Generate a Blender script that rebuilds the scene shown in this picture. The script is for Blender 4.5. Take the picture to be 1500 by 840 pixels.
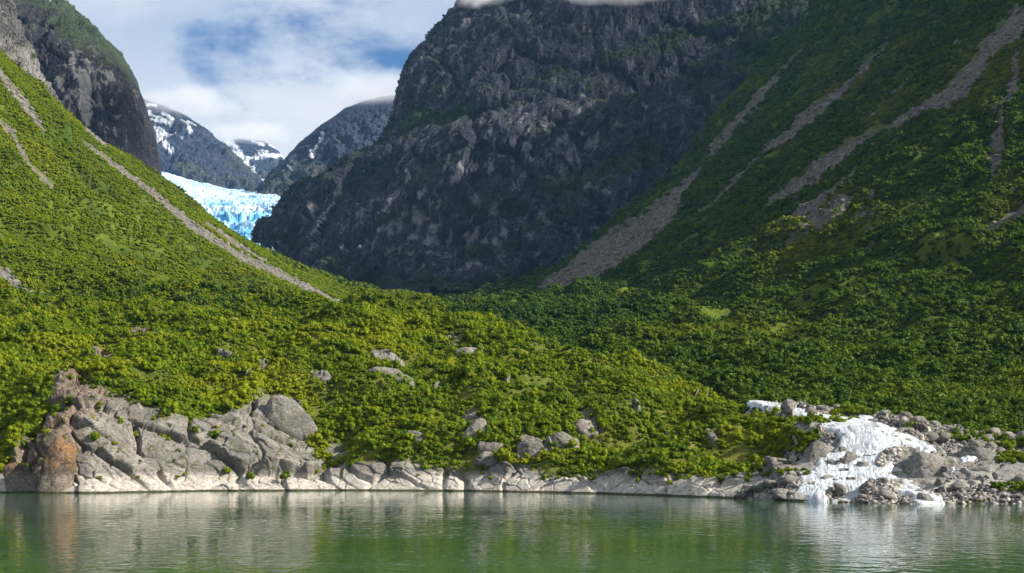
import bpy, bmesh, math, random
import numpy as np
from mathutils import Vector, Matrix

for o in list(bpy.data.objects):
    bpy.data.objects.remove(o)
random.seed(7)
RNG = np.random.default_rng(7)
C = bpy.context.scene.collection
scene = bpy.context.scene

# ------------------------------------------------------------------ camera, sky, sun, exposure
F, HZ, CH = 2250.0, 655.0, 12.0          # focal length and horizon in photo pixels, eye height (m)
cam_d = bpy.data.cameras.new("camera")
cam = bpy.data.objects.new("camera", cam_d)
C.objects.link(cam)
cam_d.sensor_width = 36.0
cam_d.lens = 36.0 * F / 1500.0
cam_d.shift_y = (HZ - 420.0) / 1500.0
cam_d.clip_start = 0.5
cam_d.clip_end = 80000
cam.location = (0, 0, CH)
cam.rotation_euler = (math.radians(90), 0, 0)
scene.camera = cam

SUN = Vector((0.83, -0.14, 0.555)).normalized()
sun_d = bpy.data.lights.new("sun", 'SUN')
sun_d.energy = 5.0
sun_d.angle = math.radians(0.5)
sun_d.color = (1.0, 0.94, 0.84)
sun = bpy.data.objects.new("sun", sun_d)
C.objects.link(sun)
sun.rotation_euler = SUN.to_track_quat('Z', 'Y').to_euler()
sun.location = (600, -100, 900)

world = bpy.data.worlds.new("World")
scene.world = world
world.use_nodes = True
scene.view_settings.view_transform = 'Standard'
scene.view_settings.look = 'None'
scene.view_settings.gamma = 1.0
scene.view_settings.exposure = 1.08
try:
    scene.view_settings.use_curve_mapping = False
except Exception:
    pass
scene.render.engine = 'CYCLES'
cy = scene.cycles
cy.use_denoising = True
try:
    cy.denoiser = 'OPENIMAGEDENOISE'
except Exception:
    pass
cy.max_bounces = 6
cy.diffuse_bounces = 2
cy.glossy_bounces = 3
cy.transmission_bounces = 3
cy.volume_bounces = 2
cy.transparent_max_bounces = 8
cy.caustics_reflective = False
cy.caustics_refractive = False


# ------------------------------------------------------------------ node helper
class NT:
    def __init__(self, tree):
        self.t = tree
        self.n = tree.nodes
        self.l = tree.links
        self.n.clear()

    def add(self, kind, **kw):
        nd = self.n.new(kind)
        for k, v in kw.items():
            setattr(nd, k, v)
        return nd

    def put(self, sock, v):
        if isinstance(v, bpy.types.NodeSocket):
            self.l.new(v, sock)
        elif isinstance(v, (tuple, list)) and sock.type == 'RGBA':
            sock.default_value = tuple(v) + (1.0,) if len(v) == 3 else v
        else:
            sock.default_value = v

    def math(self, op, a, b=0.0, clamp=False):
        nd = self.add('ShaderNodeMath', operation=op, use_clamp=clamp)
        self.put(nd.inputs[0], a)
        self.put(nd.inputs[1], b)
        return nd.outputs[0]

    def mix(self, f, a, b, blend='MIX'):
        nd = self.add('ShaderNodeMix', data_type='RGBA', blend_type=blend)
        self.put(nd.inputs[0], f)
        self.put(nd.inputs[6], a)
        self.put(nd.inputs[7], b)
        return nd.outputs[2]

    def ramp(self, v, lo, hi):
        nd = self.add('ShaderNodeMapRange', clamp=True, interpolation_type='SMOOTHSTEP')
        self.put(nd.inputs[0], v)
        nd.inputs[1].default_value = lo
        nd.inputs[2].default_value = hi
        return nd.outputs[0]

    def noise(self, vec, scale, detail=4, rough=0.55, dist=0.0):
        nd = self.add('ShaderNodeTexNoise')
        if vec is not None:
            self.l.new(vec, nd.inputs['Vector'])
        nd.inputs['Scale'].default_value = scale
        nd.inputs['Detail'].default_value = detail
        nd.inputs['Roughness'].default_value = rough
        nd.inputs['Distortion'].default_value = dist
        return nd.outputs[0]

    def vmul(self, vec, s):
        nd = self.add('ShaderNodeVectorMath', operation='MULTIPLY')
        self.l.new(vec, nd.inputs[0])
        nd.inputs[1].default_value = s
        return nd.outputs[0]

    def pos(self):
        return self.add('ShaderNodeNewGeometry').outputs['Position']

    def sep(self, vec):
        nd = self.add('ShaderNodeSeparateXYZ')
        self.l.new(vec, nd.inputs[0])
        return nd.outputs

    def attr(self, name):
        nd = self.add('ShaderNodeAttribute', attribute_name=name)
        return nd.outputs['Fac']

    def bump(self, h, strength, dist):
        nd = self.add('ShaderNodeBump')
        self.l.new(h, nd.inputs['Height'])
        nd.inputs['Strength'].default_value = strength
        nd.inputs['Distance'].default_value = dist
        return nd.outputs[0]

    def principled(self, color, rough=0.8, normal=None, spec=0.3):
        nd = self.add('ShaderNodeBsdfPrincipled')
        self.put(nd.inputs['Base Color'], color)
        self.put(nd.inputs['Roughness'], rough)
        nd.inputs['Specular IOR Level'].default_value = spec
        if normal is not None:
            self.l.new(normal, nd.inputs['Normal'])
        return nd.outputs[0]

    def out(self, surf=None, vol=None):
        nd = self.add('ShaderNodeOutputMaterial')
        if surf is not None:
            self.l.new(surf, nd.inputs['Surface'])
        if vol is not None:
            self.l.new(vol, nd.inputs['Volume'])


def new_mat(name):
    m = bpy.data.materials.new(name)
    m.use_nodes = True
    return m, NT(m.node_tree)


# ------------------------------------------------------------------ sky with broken white cloud
def build_world():
    t = NT(world.node_tree)
    sky = t.add('ShaderNodeTexSky', sky_type='NISHITA')
    sky.sun_disc = False
    sky.sun_elevation = math.asin(SUN.z)
    sky.sun_rotation = math.atan2(SUN.x, SUN.y)
    sky.air_density = 1.0
    sky.dust_density = 0.6
    sky.ozone_density = 2.0
    co = t.add('ShaderNodeTexCoord').outputs['Generated']
    s = t.sep(co)
    zz = t.math('MAXIMUM', t.math('ADD', s[2], 0.32), 0.10)
    comb = t.add('ShaderNodeCombineXYZ')
    t.put(comb.inputs[0], t.math('DIVIDE', s[0], zz))
    t.put(comb.inputs[1], t.math('DIVIDE', s[1], zz))
    comb.inputs[2].default_value = 3.7
    v = comb.outputs[0]
    n1 = t.noise(v, 2.6, 7, 0.56, 0.25)
    n2 = t.noise(v, 8.0, 6, 0.6, 0.2)
    dens = t.math('ADD', n1, t.math('MULTIPLY', t.math('SUBTRACT', n2, 0.5), 0.28))
    low = t.ramp(s[2], 0.27, 0.17)                      # thicker towards the skyline
    dens = t.math('ADD', dens, t.math('MULTIPLY', low, 0.10))
    mask = t.ramp(dens, 0.36, 0.50)
    n3 = t.noise(v, 3.6, 6, 0.55, 0.3)
    shade = t.math('MAXIMUM', t.ramp(n3, 0.35, 0.66), t.math('MULTIPLY', low, 0.95))
    ccol = t.mix(shade, (6.6, 7.9, 10.0), (11.2, 11.5, 12.0))
    blue = t.mix(1.0, sky.outputs[0], (0.66, 1.02, 1.45), 'MULTIPLY')
    col = t.mix(mask, blue, ccol)
    bg = t.add('ShaderNodeBackground')
    t.put(bg.inputs[0], col)
    bg.inputs[1].default_value = 0.036
    o = t.add('ShaderNodeOutputWorld')
    t.l.new(bg.outputs[0], o.inputs[0])


build_world()

# ------------------------------------------------------------------ vectorised noise
_P = np.random.default_rng(11).permutation(256).astype(np.int32)
_P = np.concatenate([_P, _P, _P])
_g = np.random.default_rng(12).normal(size=(256, 3))
_G = (_g / np.linalg.norm(_g, axis=1)[:, None]).astype(np.float32)


def perlin(p):
    p = p.astype(np.float32)
    i = np.floor(p).astype(np.int32)
    f = p - i
    i &= 255
    w = f * f * f * (f * (f * 6 - 15) + 10)
    out = 0
    for dx in (0, 1):
        wx = w[:, 0] if dx else 1 - w[:, 0]
        a = _P[i[:, 0] + dx]
        for dy in (0, 1):
            wy = w[:, 1] if dy else 1 - w[:, 1]
            b = _P[a + i[:, 1] + dy]
            for dz in (0, 1):
                wz = w[:, 2] if dz else 1 - w[:, 2]
                g = _G[_P[b + i[:, 2] + dz]]
                d = g[:, 0] * (f[:, 0] - dx) + g[:, 1] * (f[:, 1] - dy) + g[:, 2] * (f[:, 2] - dz)
                out = out + wx * wy * wz * d
    return out * 1.5


def fbm(p, scale, octv=4, gain=0.5, seed=0, ridge=False):
    q = p / np.asarray(scale, dtype=np.float64) + seed * 17.31
    r = 0
    a = 1.0
    tot = 0
    for k in range(octv):
        n = perlin(q)
        if ridge:
            n = 1 - 2 * np.abs(n)
        r = r + a * n
        tot += a
        a *= gain
        q = q * 2.03 + 5.2
    return r / tot


def cells(p, scale, seed=0):
    """fractured-rock cells: (random value of the cell, tilt term, distance to the crack)"""
    q = p / np.asarray(scale, dtype=np.float64) + seed * 9.7
    i0 = np.floor(q).astype(np.int64)
    n = len(q)
    d1 = np.full(n, 9.0)
    d2 = np.full(n, 9.0)
    val = np.zeros(n)
    til = np.zeros(n)
    for dx in (-1, 0, 1):
        for dy in (-1, 0, 1):
            for dz in (-1, 0, 1):
                c = i0 + (dx, dy, dz)
                h = (c[:, 0] * 73856093) ^ (c[:, 1] * 19349663) ^ (c[:, 2] * 83492791) ^ (seed * 7919)
                h = h & 0x7fffffff
                r = [(((h * m) >> 7) & 0xffff) / 65535.0 for m in (7, 131, 1031, 4099)]
                fp = c + np.stack(r[:3], 1) * 0.9 + 0.05
                dv = q - fp
                d = np.sqrt((dv ** 2).sum(1))
                closer = d < d1
                d2 = np.where(closer, d1, np.minimum(d2, d))
                tt = (r[1] - 0.5) * dv[:, 0] + (r[2] - 0.5) * dv[:, 1] + (r[0] - 0.5) * dv[:, 2]
                val = np.where(closer, r[3], val)
                til = np.where(closer, tt, til)
                d1 = np.where(closer, d, d1)
    return val, til, d2 - d1


def sstep(a, b, x):
    t = np.clip((x - a) / (b - a), 0, 1)
    return t * t * (3 - 2 * t)


# ------------------------------------------------------------------ photo geometry: where a point of the place lies
def at(u, v, y):
    """world point at depth y metres seen at photo pixel (u, v)"""
    return np.array([(u - 750.0) / F * y, y, CH + (HZ - v) / F * y])


def px(P):
    y = np.maximum(P[..., 1], 1.0)
    return 750 + F * P[..., 0] / y, HZ - F * (P[..., 2] - CH) / y


def smooth(a, k):
    if k < 2:
        return a
    w = np.hanning(2 * k + 1)
    w /= w.sum()
    ext = np.concatenate([2 * a[0] - a[k:0:-1], a, 2 * a[-1] - a[-2:-k - 2:-1]])
    return np.convolve(ext, w, 'valid')


def loft(rows, ns, nts, sm=0.02):
    R = []
    for row in rows:
        r = np.array(row, float)
        s0 = np.concatenate([[0], np.cumsum(np.abs(np.diff(r[:, 0])) + 1e-3)])
        s0 /= s0[-1]
        s = np.linspace(0, 1, ns)
        k = max(1, int(ns * sm))
        u, v, y = [smooth(np.interp(s, s0, r[:, j]), k) for j in range(3)]
        R.append(np.stack([(u - 750) / F * y, y, CH + (HZ - v) / F * y], 1))
    R = np.array(R)
    R = np.concatenate([[2 * R[0] - R[1]], R, [2 * R[-1] - R[-2]]])
    out = []
    for k in range(1, len(R) - 2):
        n = nts[k - 1]
        p0, p1, p2, p3 = R[k - 1:k + 3]
        d = [np.sqrt(np.maximum(np.linalg.norm(b - a, axis=1), 1e-3))[:, None] for a, b in ((p0, p1), (p1, p2), (p2, p3))]
        m1 = ((p1 - p0) / d[0] - (p2 - p0) / (d[0] + d[1]) + (p2 - p1) / d[1]) * d[1]
        m2 = ((p2 - p1) / d[1] - (p3 - p1) / (d[1] + d[2]) + (p3 - p2) / d[2]) * d[1]
        for t in np.linspace(0, 1, n, endpoint=False):
            out.append((2 * t ** 3 - 3 * t ** 2 + 1) * p1 + (t ** 3 - 2 * t ** 2 + t) * m1
                       + (-2 * t ** 3 + 3 * t ** 2) * p2 + (t ** 3 - t ** 2) * m2)
    out.append(R[-2])
    return np.array(out)


def gnormals(P):
    a = np.gradient(P, axis=1)
    b = np.gradient(P, axis=0)
    n = np.cross(a, b)
    n /= np.maximum(np.linalg.norm(n, axis=2, keepdims=True), 1e-9)
    return n


def poly_dist(u, v, pts):
    """signed closeness to a polyline of (u, v, half width): width minus distance"""
    best = np.full(u.shape, -1e9)
    for (a, b) in zip(pts[:-1], pts[1:]):
        ax, ay, aw = a
        bx, by, bw = b
        L = (bx - ax) ** 2 + (by - ay) ** 2
        t = np.clip(((u - ax) * (bx - ax) + (v - ay) * (by - ay)) / L, 0, 1)
        d = np.hypot(u - ax - t * (bx - ax), v - ay - t * (by - ay))
        best = np.maximum(best, aw + t * (bw - aw) - d)
    return best


def mesh_from(name, verts, faces, mat, attrs=None, smooth_=True):
    me = bpy.data.meshes.new(name)
    verts = np.asarray(verts, np.float32)
    faces = np.asarray(faces, np.int32)
    k = faces.shape[1]
    me.vertices.add(len(verts))
    me.vertices.foreach_set('co', verts.ravel())
    me.loops.add(faces.size)
    me.loops.foreach_set('vertex_index', faces.ravel())
    me.polygons.add(len(faces))
    me.polygons.foreach_set('loop_start', np.arange(0, faces.size, k, dtype=np.int32))
    me.polygons.foreach_set('loop_total', np.full(len(faces), k, np.int32))
    if smooth_:
        me.polygons.foreach_set('use_smooth', np.ones(len(faces), bool))
    for an, av in (attrs or {}).items():
        at_ = me.attributes.new(an, 'FLOAT', 'POINT')
        at_.data.foreach_set('value', np.asarray(av, np.float32).ravel())
    me.update(calc_edges=True)
    if mat:
        me.materials.append(mat)
    return me


def grid_faces(T, S):
    i = np.arange(T * S).reshape(T, S)
    return np.stack([i[:-1, :-1], i[:-1, 1:], i[1:, 1:], i[1:, :-1]], -1).reshape(-1, 4)


def link(name, me, **props):
    o = bpy.data.objects.new(name, me)
    C.objects.link(o)
    for k, v in props.items():
        o[k] = v
    return o


def grid_obj(name, P, mat, attrs=None, **props):
    T, S = P.shape[:2]
    return link(name, mesh_from(name, P.reshape(-1, 3), grid_faces(T, S), mat, attrs), **props)


# ------------------------------------------------------------------ materials
def veg_ground_nodes(t, p):
    n = t.noise(p, 0.012, 4)
    n2 = t.noise(p, 0.11, 4)
    g = t.mix(t.ramp(n, 0.38, 0.62), (0.048, 0.082, 0.006), (0.120, 0.150, 0.008))
    return t.mix(t.ramp(n2, 0.3, 0.75), g, (0.045, 0.070, 0.010))


def mat_slope():
    m, t = new_mat('shrub_slope')
    p = t.pos()
    g = veg_ground_nodes(t, p)
    n3 = t.noise(p, 0.22, 6, 0.65)
    n4 = t.noise(p, 0.04, 5, 0.6)
    rk = t.mix(t.ramp(n3, 0.35, 0.68), (0.060, 0.054, 0.048), (0.235, 0.212, 0.185))
    rk = t.mix(t.ramp(n4, 0.45, 0.7), rk, (0.150, 0.122, 0.085))
    c = t.mix(t.attr('bare'), g, rk)
    b = t.bump(t.noise(p, 0.6, 8, 0.7), 0.9, 1.6)
    t.out(t.principled(c, 0.9, b, 0.15))
    return m


def mat_cliff(name, dark, mid, light, sc=1.0, vegc=(0.024, 0.044, 0.011), snow=False, streak=0.5, spec=0.35):
    m, t = new_mat(name)
    p = t.pos()
    big = t.noise(p, 0.006 * sc, 5, 0.6, 0.4)
    rot = t.add('ShaderNodeMapping')
    t.l.new(p, rot.inputs[0])
    rot.inputs['Rotation'].default_value = (0, math.radians(-20), 0)
    rot.inputs['Scale'].default_value = (1, 1, 0.16)
    med = t.noise(rot.outputs[0], 0.050 * sc, 8, 0.70, 0.5)
    fine = t.noise(p, 0.16 * sc, 6, 0.7, 0.5)
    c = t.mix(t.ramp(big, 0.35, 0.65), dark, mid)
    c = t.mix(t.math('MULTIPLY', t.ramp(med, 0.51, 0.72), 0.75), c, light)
    c = t.mix(t.math('MULTIPLY', t.ramp(fine, 0.54, 0.72), 0.22), c, light)
    c = t.mix(t.math('MULTIPLY', t.ramp(fine, 0.46, 0.32), 0.7), c, dark)
    wj = t.add('ShaderNodeMapping')
    t.l.new(p, wj.inputs[0])
    wj.inputs['Rotation'].default_value = (0, math.radians(-24), 0)
    wj.inputs['Scale'].default_value = (0.030 * sc, 0.030 * sc, 0.0055 * sc)
    jn = t.add('ShaderNodeTexNoise')
    t.l.new(p, jn.inputs['Vector'])
    jn.inputs['Scale'].default_value = 0.02 * sc
    jn.inputs['Detail'].default_value = 4
    ja = t.add('ShaderNodeVectorMath', operation='ADD')
    t.l.new(wj.outputs[0], ja.inputs[0])
    t.l.new(t.vmul(jn.outputs['Color'], (0.9, 0.9, 0.9)), ja.inputs[1])
    jv = t.add('ShaderNodeTexVoronoi', feature='DISTANCE_TO_EDGE')
    t.l.new(ja.outputs[0], jv.inputs['Vector'])
    joint = t.ramp(jv.outputs['Distance'], 0.07, 0.015)
    c = t.mix(t.math('MULTIPLY', joint, 0.8), c, tuple(x * 0.5 for x in dark))
    c = t.mix(t.math('MULTIPLY', t.attr('pale'), 1.0), c, (light[0] * 1.1 + .13, light[1] * 1.1 + .12, light[2] * 1.1 + .10))
    vn = t.noise(p, 0.05 * sc, 5, 0.6)
    vg = t.mix(t.ramp(vn, 0.35, 0.7), vegc, (vegc[0] * 1.7, vegc[1] * 1.6, vegc[2] * 1.3))
    c = t.mix(t.attr('veg'), c, vg)
    if snow:
        c = t.mix(t.attr('snow'), c, (0.62, 0.66, 0.72))
    h = t.math('ADD', t.noise(p, 0.05 * sc, 10, 0.72, 0.4), t.math('MULTIPLY', med, 0.7))
    h = t.math('SUBTRACT', h, t.math('MULTIPLY', joint, 0.5))
    b = t.bump(h, 1.0, 10.0 / sc)
    t.out(t.principled(c, 0.72, b, spec))
    return m


def shore_rock_nodes(t, grey=(0.200, 0.182, 0.156), rust=False, band=(5.4, 3.2), brown=True):
    p = t.pos()
    s = t.sep(p)
    n1 = t.noise(p, 0.16, 6, 0.6, 0.5)
    n2 = t.noise(p, 0.9, 8, 0.7, 0.4)
    n3 = t.noise(t.vmul(p, (1, 1, 2.6)), 0.42, 6, 0.65, 1.2)
    c = t.mix(t.ramp(n1, 0.35, 0.68), tuple(x * 0.72 for x in grey), tuple(x * 1.32 for x in grey))
    c = t.mix(t.math('MULTIPLY', t.ramp(n3, 0.52, 0.72), 0.35), c, (0.36, 0.34, 0.31))
    c = t.mix(t.math('MULTIPLY', t.ramp(n2, 0.47, 0.30), 0.65), c, (0.075, 0.068, 0.060))
    if rust:
        c = t.mix(t.ramp(n1, 0.46, 0.66), (0.090, 0.062, 0.044), (0.25, 0.130, 0.055))
        c = t.mix(t.ramp(n2, 0.50, 0.66), c, (0.22, 0.17, 0.13))
        c = t.mix(t.ramp(n3, 0.46, 0.34), c, (0.04, 0.032, 0.026))
    elif brown:
        br = t.math('MULTIPLY', t.ramp(t.math('ADD', s[0], t.math('MULTIPLY', n1, 22.0)), -101.0, -109.0), 0.8)
        c = t.mix(br, c, t.mix(t.ramp(n2, 0.4, 0.65), (0.11, 0.074, 0.050), (0.25, 0.185, 0.125)))
    wv = t.add('ShaderNodeVectorMath', operation='ADD')
    mp = t.add('ShaderNodeMapping')
    t.l.new(p, mp.inputs[0])
    mp.inputs['Rotation'].default_value = (0, math.radians(44), 0)
    mp.inputs['Scale'].default_value = (0.16, 0.16, 0.36)
    t.l.new(mp.outputs[0], wv.inputs[0])
    nz = t.add('ShaderNodeTexNoise')
    t.l.new(p, nz.inputs['Vector'])
    nz.inputs['Scale'].default_value = 0.22
    t.l.new(t.vmul(nz.outputs['Color'], (1.1, 1.1, 1.1)), wv.inputs[1])
    vo = t.add('ShaderNodeTexVoronoi', feature='DISTANCE_TO_EDGE')
    t.l.new(wv.outputs[0], vo.inputs['Vector'])
    crack = t.ramp(vo.outputs['Distance'], 0.035, 0.008)
    c = t.mix(t.math('MULTIPLY', crack, 0.85), c, (0.035, 0.032, 0.028))
    # lichen and moss on the upper rock
    up = t.ramp(s[2], 4.0, 8.0)
    ms = t.math('MULTIPLY', t.ramp(t.noise(p, 0.30, 6, 0.65), 0.56, 0.64), up)
    c = t.mix(t.math('MULTIPLY', ms, 0.75), c, (0.085, 0.085, 0.022))
    # bleached tidal band and the dark weed line at the water
    zz = t.math('ADD', s[2], t.math('MULTIPLY', t.math('SUBTRACT', n1, 0.5), 5.0))
    bl = t.ramp(zz, *band)
    pale = t.mix(t.ramp(n2, 0.36, 0.6), (0.33, 0.295, 0.245), (0.55, 0.50, 0.43))
    if rust:
        bl = t.math('MULTIPLY', bl, 0.25)
    c = t.mix(t.math('MULTIPLY', bl, 0.93), c, pale)
    wz = t.math('ADD', s[2], t.math('MULTIPLY', t.math('SUBTRACT', n2, 0.5), 0.5))
    wl = t.ramp(wz, 0.55, 0.30)
    c = t.mix(wl, c, (0.055, 0.052, 0.022))
    h = t.math('ADD', t.noise(p, 0.7, 10, 0.72, 0.3), t.math('MULTIPLY', n3, 0.4))
    h = t.math('SUBTRACT', h, t.math('MULTIPLY', crack, 0.8))
    return c, t.bump(h, 0.9, 0.6)


def mat_shore_rock(name='shore_rock', rust=False, grey=(0.200, 0.182, 0.156), band=(5.4, 3.2), brown=True):
    m, t = new_mat(name)
    c, b = shore_rock_nodes(t, grey, rust, band, brown)
    t.out(t.principled(c, 0.8, b, 0.25))
    return m


def mat_knoll():
    m, t = new_mat('knoll_ground')
    rc, b = shore_rock_nodes(t)
    p = t.pos()
    n = t.noise(p, 0.05, 5)
    n2 = t.noise(p, 0.5, 6, 0.65)
    g = t.mix(t.ramp(n, 0.40, 0.60), (0.055, 0.085, 0.008), (0.175, 0.165, 0.018))
    g = t.mix(t.ramp(n2, 0.40, 0.62), g, (0.105, 0.120, 0.012))
    g = t.mix(t.math('MULTIPLY', t.ramp(n2, 0.62, 0.75), 0.6), g, (0.16, 0.12, 0.05))
    c = t.mix(t.attr('bare'), g, rc)
    t.out(t.principled(c, 0.85, b, 0.2))
    return m


def mat_leaf(name, a, b_, y, sc=0.02, ylo=0.52, yhi=0.66):
    m, t = new_mat(name)
    p = t.pos()
    rnd = t.add('ShaderNodeObjectInfo').outputs['Random']
    n = t.noise(p, sc, 4, 0.6)
    n2 = t.noise(p, sc * 9, 3, 0.6)
    f = t.math('ADD', t.math('MULTIPLY', rnd, 0.22), t.math('ADD', t.math('MULTIPLY', n2, 0.55), t.math('MULTIPLY', t.noise(p, 0.9, 2), 0.40)))
    c = t.mix(t.ramp(f, 0.32, 0.80), a, b_)
    yf = t.math('ADD', n, t.math('MULTIPLY', t.math('SUBTRACT', rnd, 0.5), 0.07))
    c = t.mix(t.math('MULTIPLY', t.ramp(yf, ylo, yhi), 0.85), c, y)
    d = t.add('ShaderNodeBsdfDiffuse')
    t.put(d.inputs[0], c)
    tr = t.add('ShaderNodeBsdfTranslucent')
    t.put(tr.inputs[0], t.mix(1.0, c, (1.15, 1.1, 0.6), 'MULTIPLY'))
    g = t.add('ShaderNodeBsdfGlossy')
    g.inputs['Roughness'].default_value = 0.5
    g.inputs[0].default_value = (0.6, 0.6, 0.5, 1)
    mx = t.add('ShaderNodeMixShader')
    mx.inputs[0].default_value = 0.14
    t.l.new(d.outputs[0], mx.inputs[1])
    t.l.new(tr.outputs[0], mx.inputs[2])
    mg = t.add('ShaderNodeMixShader')
    mg.inputs[0].default_value = 0.012
    t.l.new(mx.outputs[0], mg.inputs[1])
    t.l.new(g.outputs[0], mg.inputs[2])
    t.out(mg.outputs[0])
    return m


def mat_water():
    m, t = new_mat('glacial_water')
    p = t.pos()
    w1 = t.noise(t.vmul(p, (0.50, 0.30, 1)), 1.0, 2, 0.45, 0.4)
    w2 = t.noise(t.vmul(p, (1.1, 0.75, 1)), 1.0, 3, 0.55, 0.3)
    calm = t.noise(t.vmul(p, (0.010, 0.03, 1)), 1.0, 3)
    h = t.math('ADD', t.math('MULTIPLY', w1, 0.085), t.math('MULTIPLY', w2, 0.012))
    h = t.math('MULTIPLY', h, t.math('ADD', t.math('MULTIPLY', t.ramp(calm, 0.35, 0.65), 0.5), 0.6))
    b = t.bump(h, 1.0, 1.0)
    pr = t.add('ShaderNodeBsdfPrincipled')
    t.put(pr.inputs['Base Color'], t.mix(t.ramp(calm, 0.3, 0.7), (0.026, 0.066, 0.028), (0.038, 0.086, 0.050)))
    pr.inputs['Roughness'].default_value = 0.015
    pr.inputs['IOR'].default_value = 1.33
    t.l.new(b, pr.inputs['Normal'])
    t.out(pr.outputs[0])
    return m


def mat_foam():
    m, t = new_mat('white_water')
    p = t.pos()
    cb = t.add('ShaderNodeCombineXYZ')
    t.put(cb.inputs[0], t.math('MULTIPLY', t.attr('across'), 0.22))
    t.put(cb.inputs[1], t.math('MULTIPLY', t.attr('along'), 0.050))
    n = t.noise(cb.outputs[0], 1.0, 6, 0.66, 0.9)
    nf = t.noise(p, 0.9, 6, 0.7, 0.4)
    n2 = t.noise(p, 0.16, 5, 0.6)
    k = t.math('ADD', t.math('MULTIPLY', n, 0.75), t.math('MULTIPLY', nf, 0.25))
    c = t.mix(t.ramp(k, 0.37, 0.57), (0.22, 0.245, 0.26), (0.60, 0.615, 0.63))
    c = t.mix(t.math('MULTIPLY', t.ramp(n2, 0.56, 0.70), 0.55), c, (0.28, 0.30, 0.31))
    b = t.bump(t.math('ADD', t.math('MULTIPLY', n, 1.4), t.math('MULTIPLY', nf, 0.6)), 1.0, 0.30)
    t.out(t.principled(c, 0.35, b, 0.4))
    return m


def mat_gravel():
    m, t = new_mat('river_gravel')
    p = t.pos()
    v = t.add('ShaderNodeTexVoronoi')
    t.l.new(p, v.inputs['Vector'])
    v.inputs['Scale'].default_value = 0.8
    n = t.noise(p, 0.1, 5)
    cc = t.sep(v.outputs['Color'])
    c = t.mix(cc[0], (0.10, 0.092, 0.082), (0.34, 0.31, 0.27))
    c = t.mix(t.ramp(v.outputs['Distance'], 0.45, 0.75), c, (0.03, 0.027, 0.024))
    c = t.mix(t.math('MULTIPLY', t.ramp(n, 0.48, 0.65), 0.6), c, (0.40, 0.36, 0.31))
    inv = t.math('SUBTRACT', 1.0, v.outputs['Distance'])
    b = t.bump(inv, 1.0, 0.9)
    t.out(t.principled(c, 0.85, b, 0.2))
    return m


def mat_ice():
    m, t = new_mat('glacier_ice')
    p = t.pos()
    n = t.noise(t.vmul(p, (1, 0.5, 1)), 0.016, 7, 0.65, 0.8)
    n2 = t.noise(p, 0.004, 4)
    c = t.mix(t.ramp(n, 0.40, 0.60), (0.075, 0.33, 0.60), (0.40, 0.63, 0.77))
    c = t.mix(t.math('MULTIPLY', t.attr('snow'), 0.8), c, (0.62, 0.71, 0.78))
    b = t.bump(t.noise(p, 0.03, 8, 0.7), 0.8, 14.0)
    t.out(t.principled(c, 0.5, b, 0.4))
    return m


M_SLOPE = mat_slope()
M_CLIFF = mat_cliff('shaded_granite', (0.010, 0.015, 0.028), (0.036, 0.043, 0.070), (0.33, 0.33, 0.35))  # blue shade tone and pale sunlit streaks are in the rock colours
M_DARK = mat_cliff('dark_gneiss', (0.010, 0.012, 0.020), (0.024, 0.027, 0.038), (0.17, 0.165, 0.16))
M_CRAG = mat_cliff('crag_rock', (0.045, 0.043, 0.044), (0.10, 0.095, 0.09), (0.24, 0.225, 0.21))
M_FAR = mat_cliff('hazy_far_rock', (0.008, 0.018, 0.044), (0.024, 0.038, 0.074), (0.085, 0.088, 0.105), 0.4, snow=True, vegc=(0.055, 0.065, 0.028))  # blue of the distance haze is mixed into the rock colours
M_ROCK = mat_shore_rock()
M_RUST = mat_shore_rock('rusty_rock', True)
M_BOULDER = mat_shore_rock('river_boulder', False, (0.205, 0.188, 0.165), (0.9, -0.6))
M_SLAB = mat_shore_rock('pale_slab', False, (0.235, 0.222, 0.198), (5.0, 2.0))
M_SCREE = mat_shore_rock('scree_rock', False, (0.185, 0.170, 0.148), (-3.0, -5.0), False)
M_KNOLL = mat_knoll()
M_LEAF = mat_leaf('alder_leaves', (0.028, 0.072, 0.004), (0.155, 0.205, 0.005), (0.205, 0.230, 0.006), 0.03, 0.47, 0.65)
M_LEAF_L = mat_leaf('sunlit_tone_leaves', (0.070, 0.120, 0.005), (0.175, 0.220, 0.006), (0.230, 0.240, 0.007), 0.008, 0.48, 0.74)  # brighter leaf copy: the left slope's full sun is in the colour
M_LEAF_R = mat_leaf('shaded_tone_leaves', (0.016, 0.046, 0.006), (0.084, 0.132, 0.007), (0.160, 0.190, 0.008), 0.007, 0.50, 0.71)  # darker leaf copy: the right slope's dim grazing light is in the colour
M_LEAF_D = mat_leaf('ledge_and_shade_leaves', (0.018, 0.045, 0.009), (0.040, 0.075, 0.010), (0.06, 0.085, 0.010), 0.006, 0.55, 0.75)  # darkest leaf copy: for ledges, and to paint shade along the left ridge
M_WATER = mat_water()
M_FOAM = mat_foam()
M_GRAVEL = mat_gravel()
M_ICE = mat_ice()

# ------------------------------------------------------------------ base ground and water
def sheet(name, z, mat, x0, x1, y0, y1, kind='structure'):
    me = mesh_from(name, [(x0, y0, z), (x1, y0, z), (x1, y1, z), (x0, y1, z)], [[0, 1, 2, 3]], mat, None, False)
    return link(name, me, kind=kind)


sheet('ground', -6.0, M_GRAVEL, -12000, 12000, -3000, 14500)
sheet('water', 0.0, M_WATER, -3000, 3000, -3000, 700)


SHORE = [(-400, 718), (0, 722), (130, 723), (300, 720), (500, 719), (700, 720), (900, 724), (1060, 730),
         (1200, 736), (1340, 739), (1500, 738), (1900, 735)]


def shore_y(u):
    v = np.interp(u, [a for a, b in SHORE], [b for a, b in SHORE])
    return CH * F / (v - HZ)


def row(us, fv, fy):
    """control row from (u, value) tables"""
    return [(u, np.interp(u, *zip(*fv)), np.interp(u, *zip(*fy))) for u in us]


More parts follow.
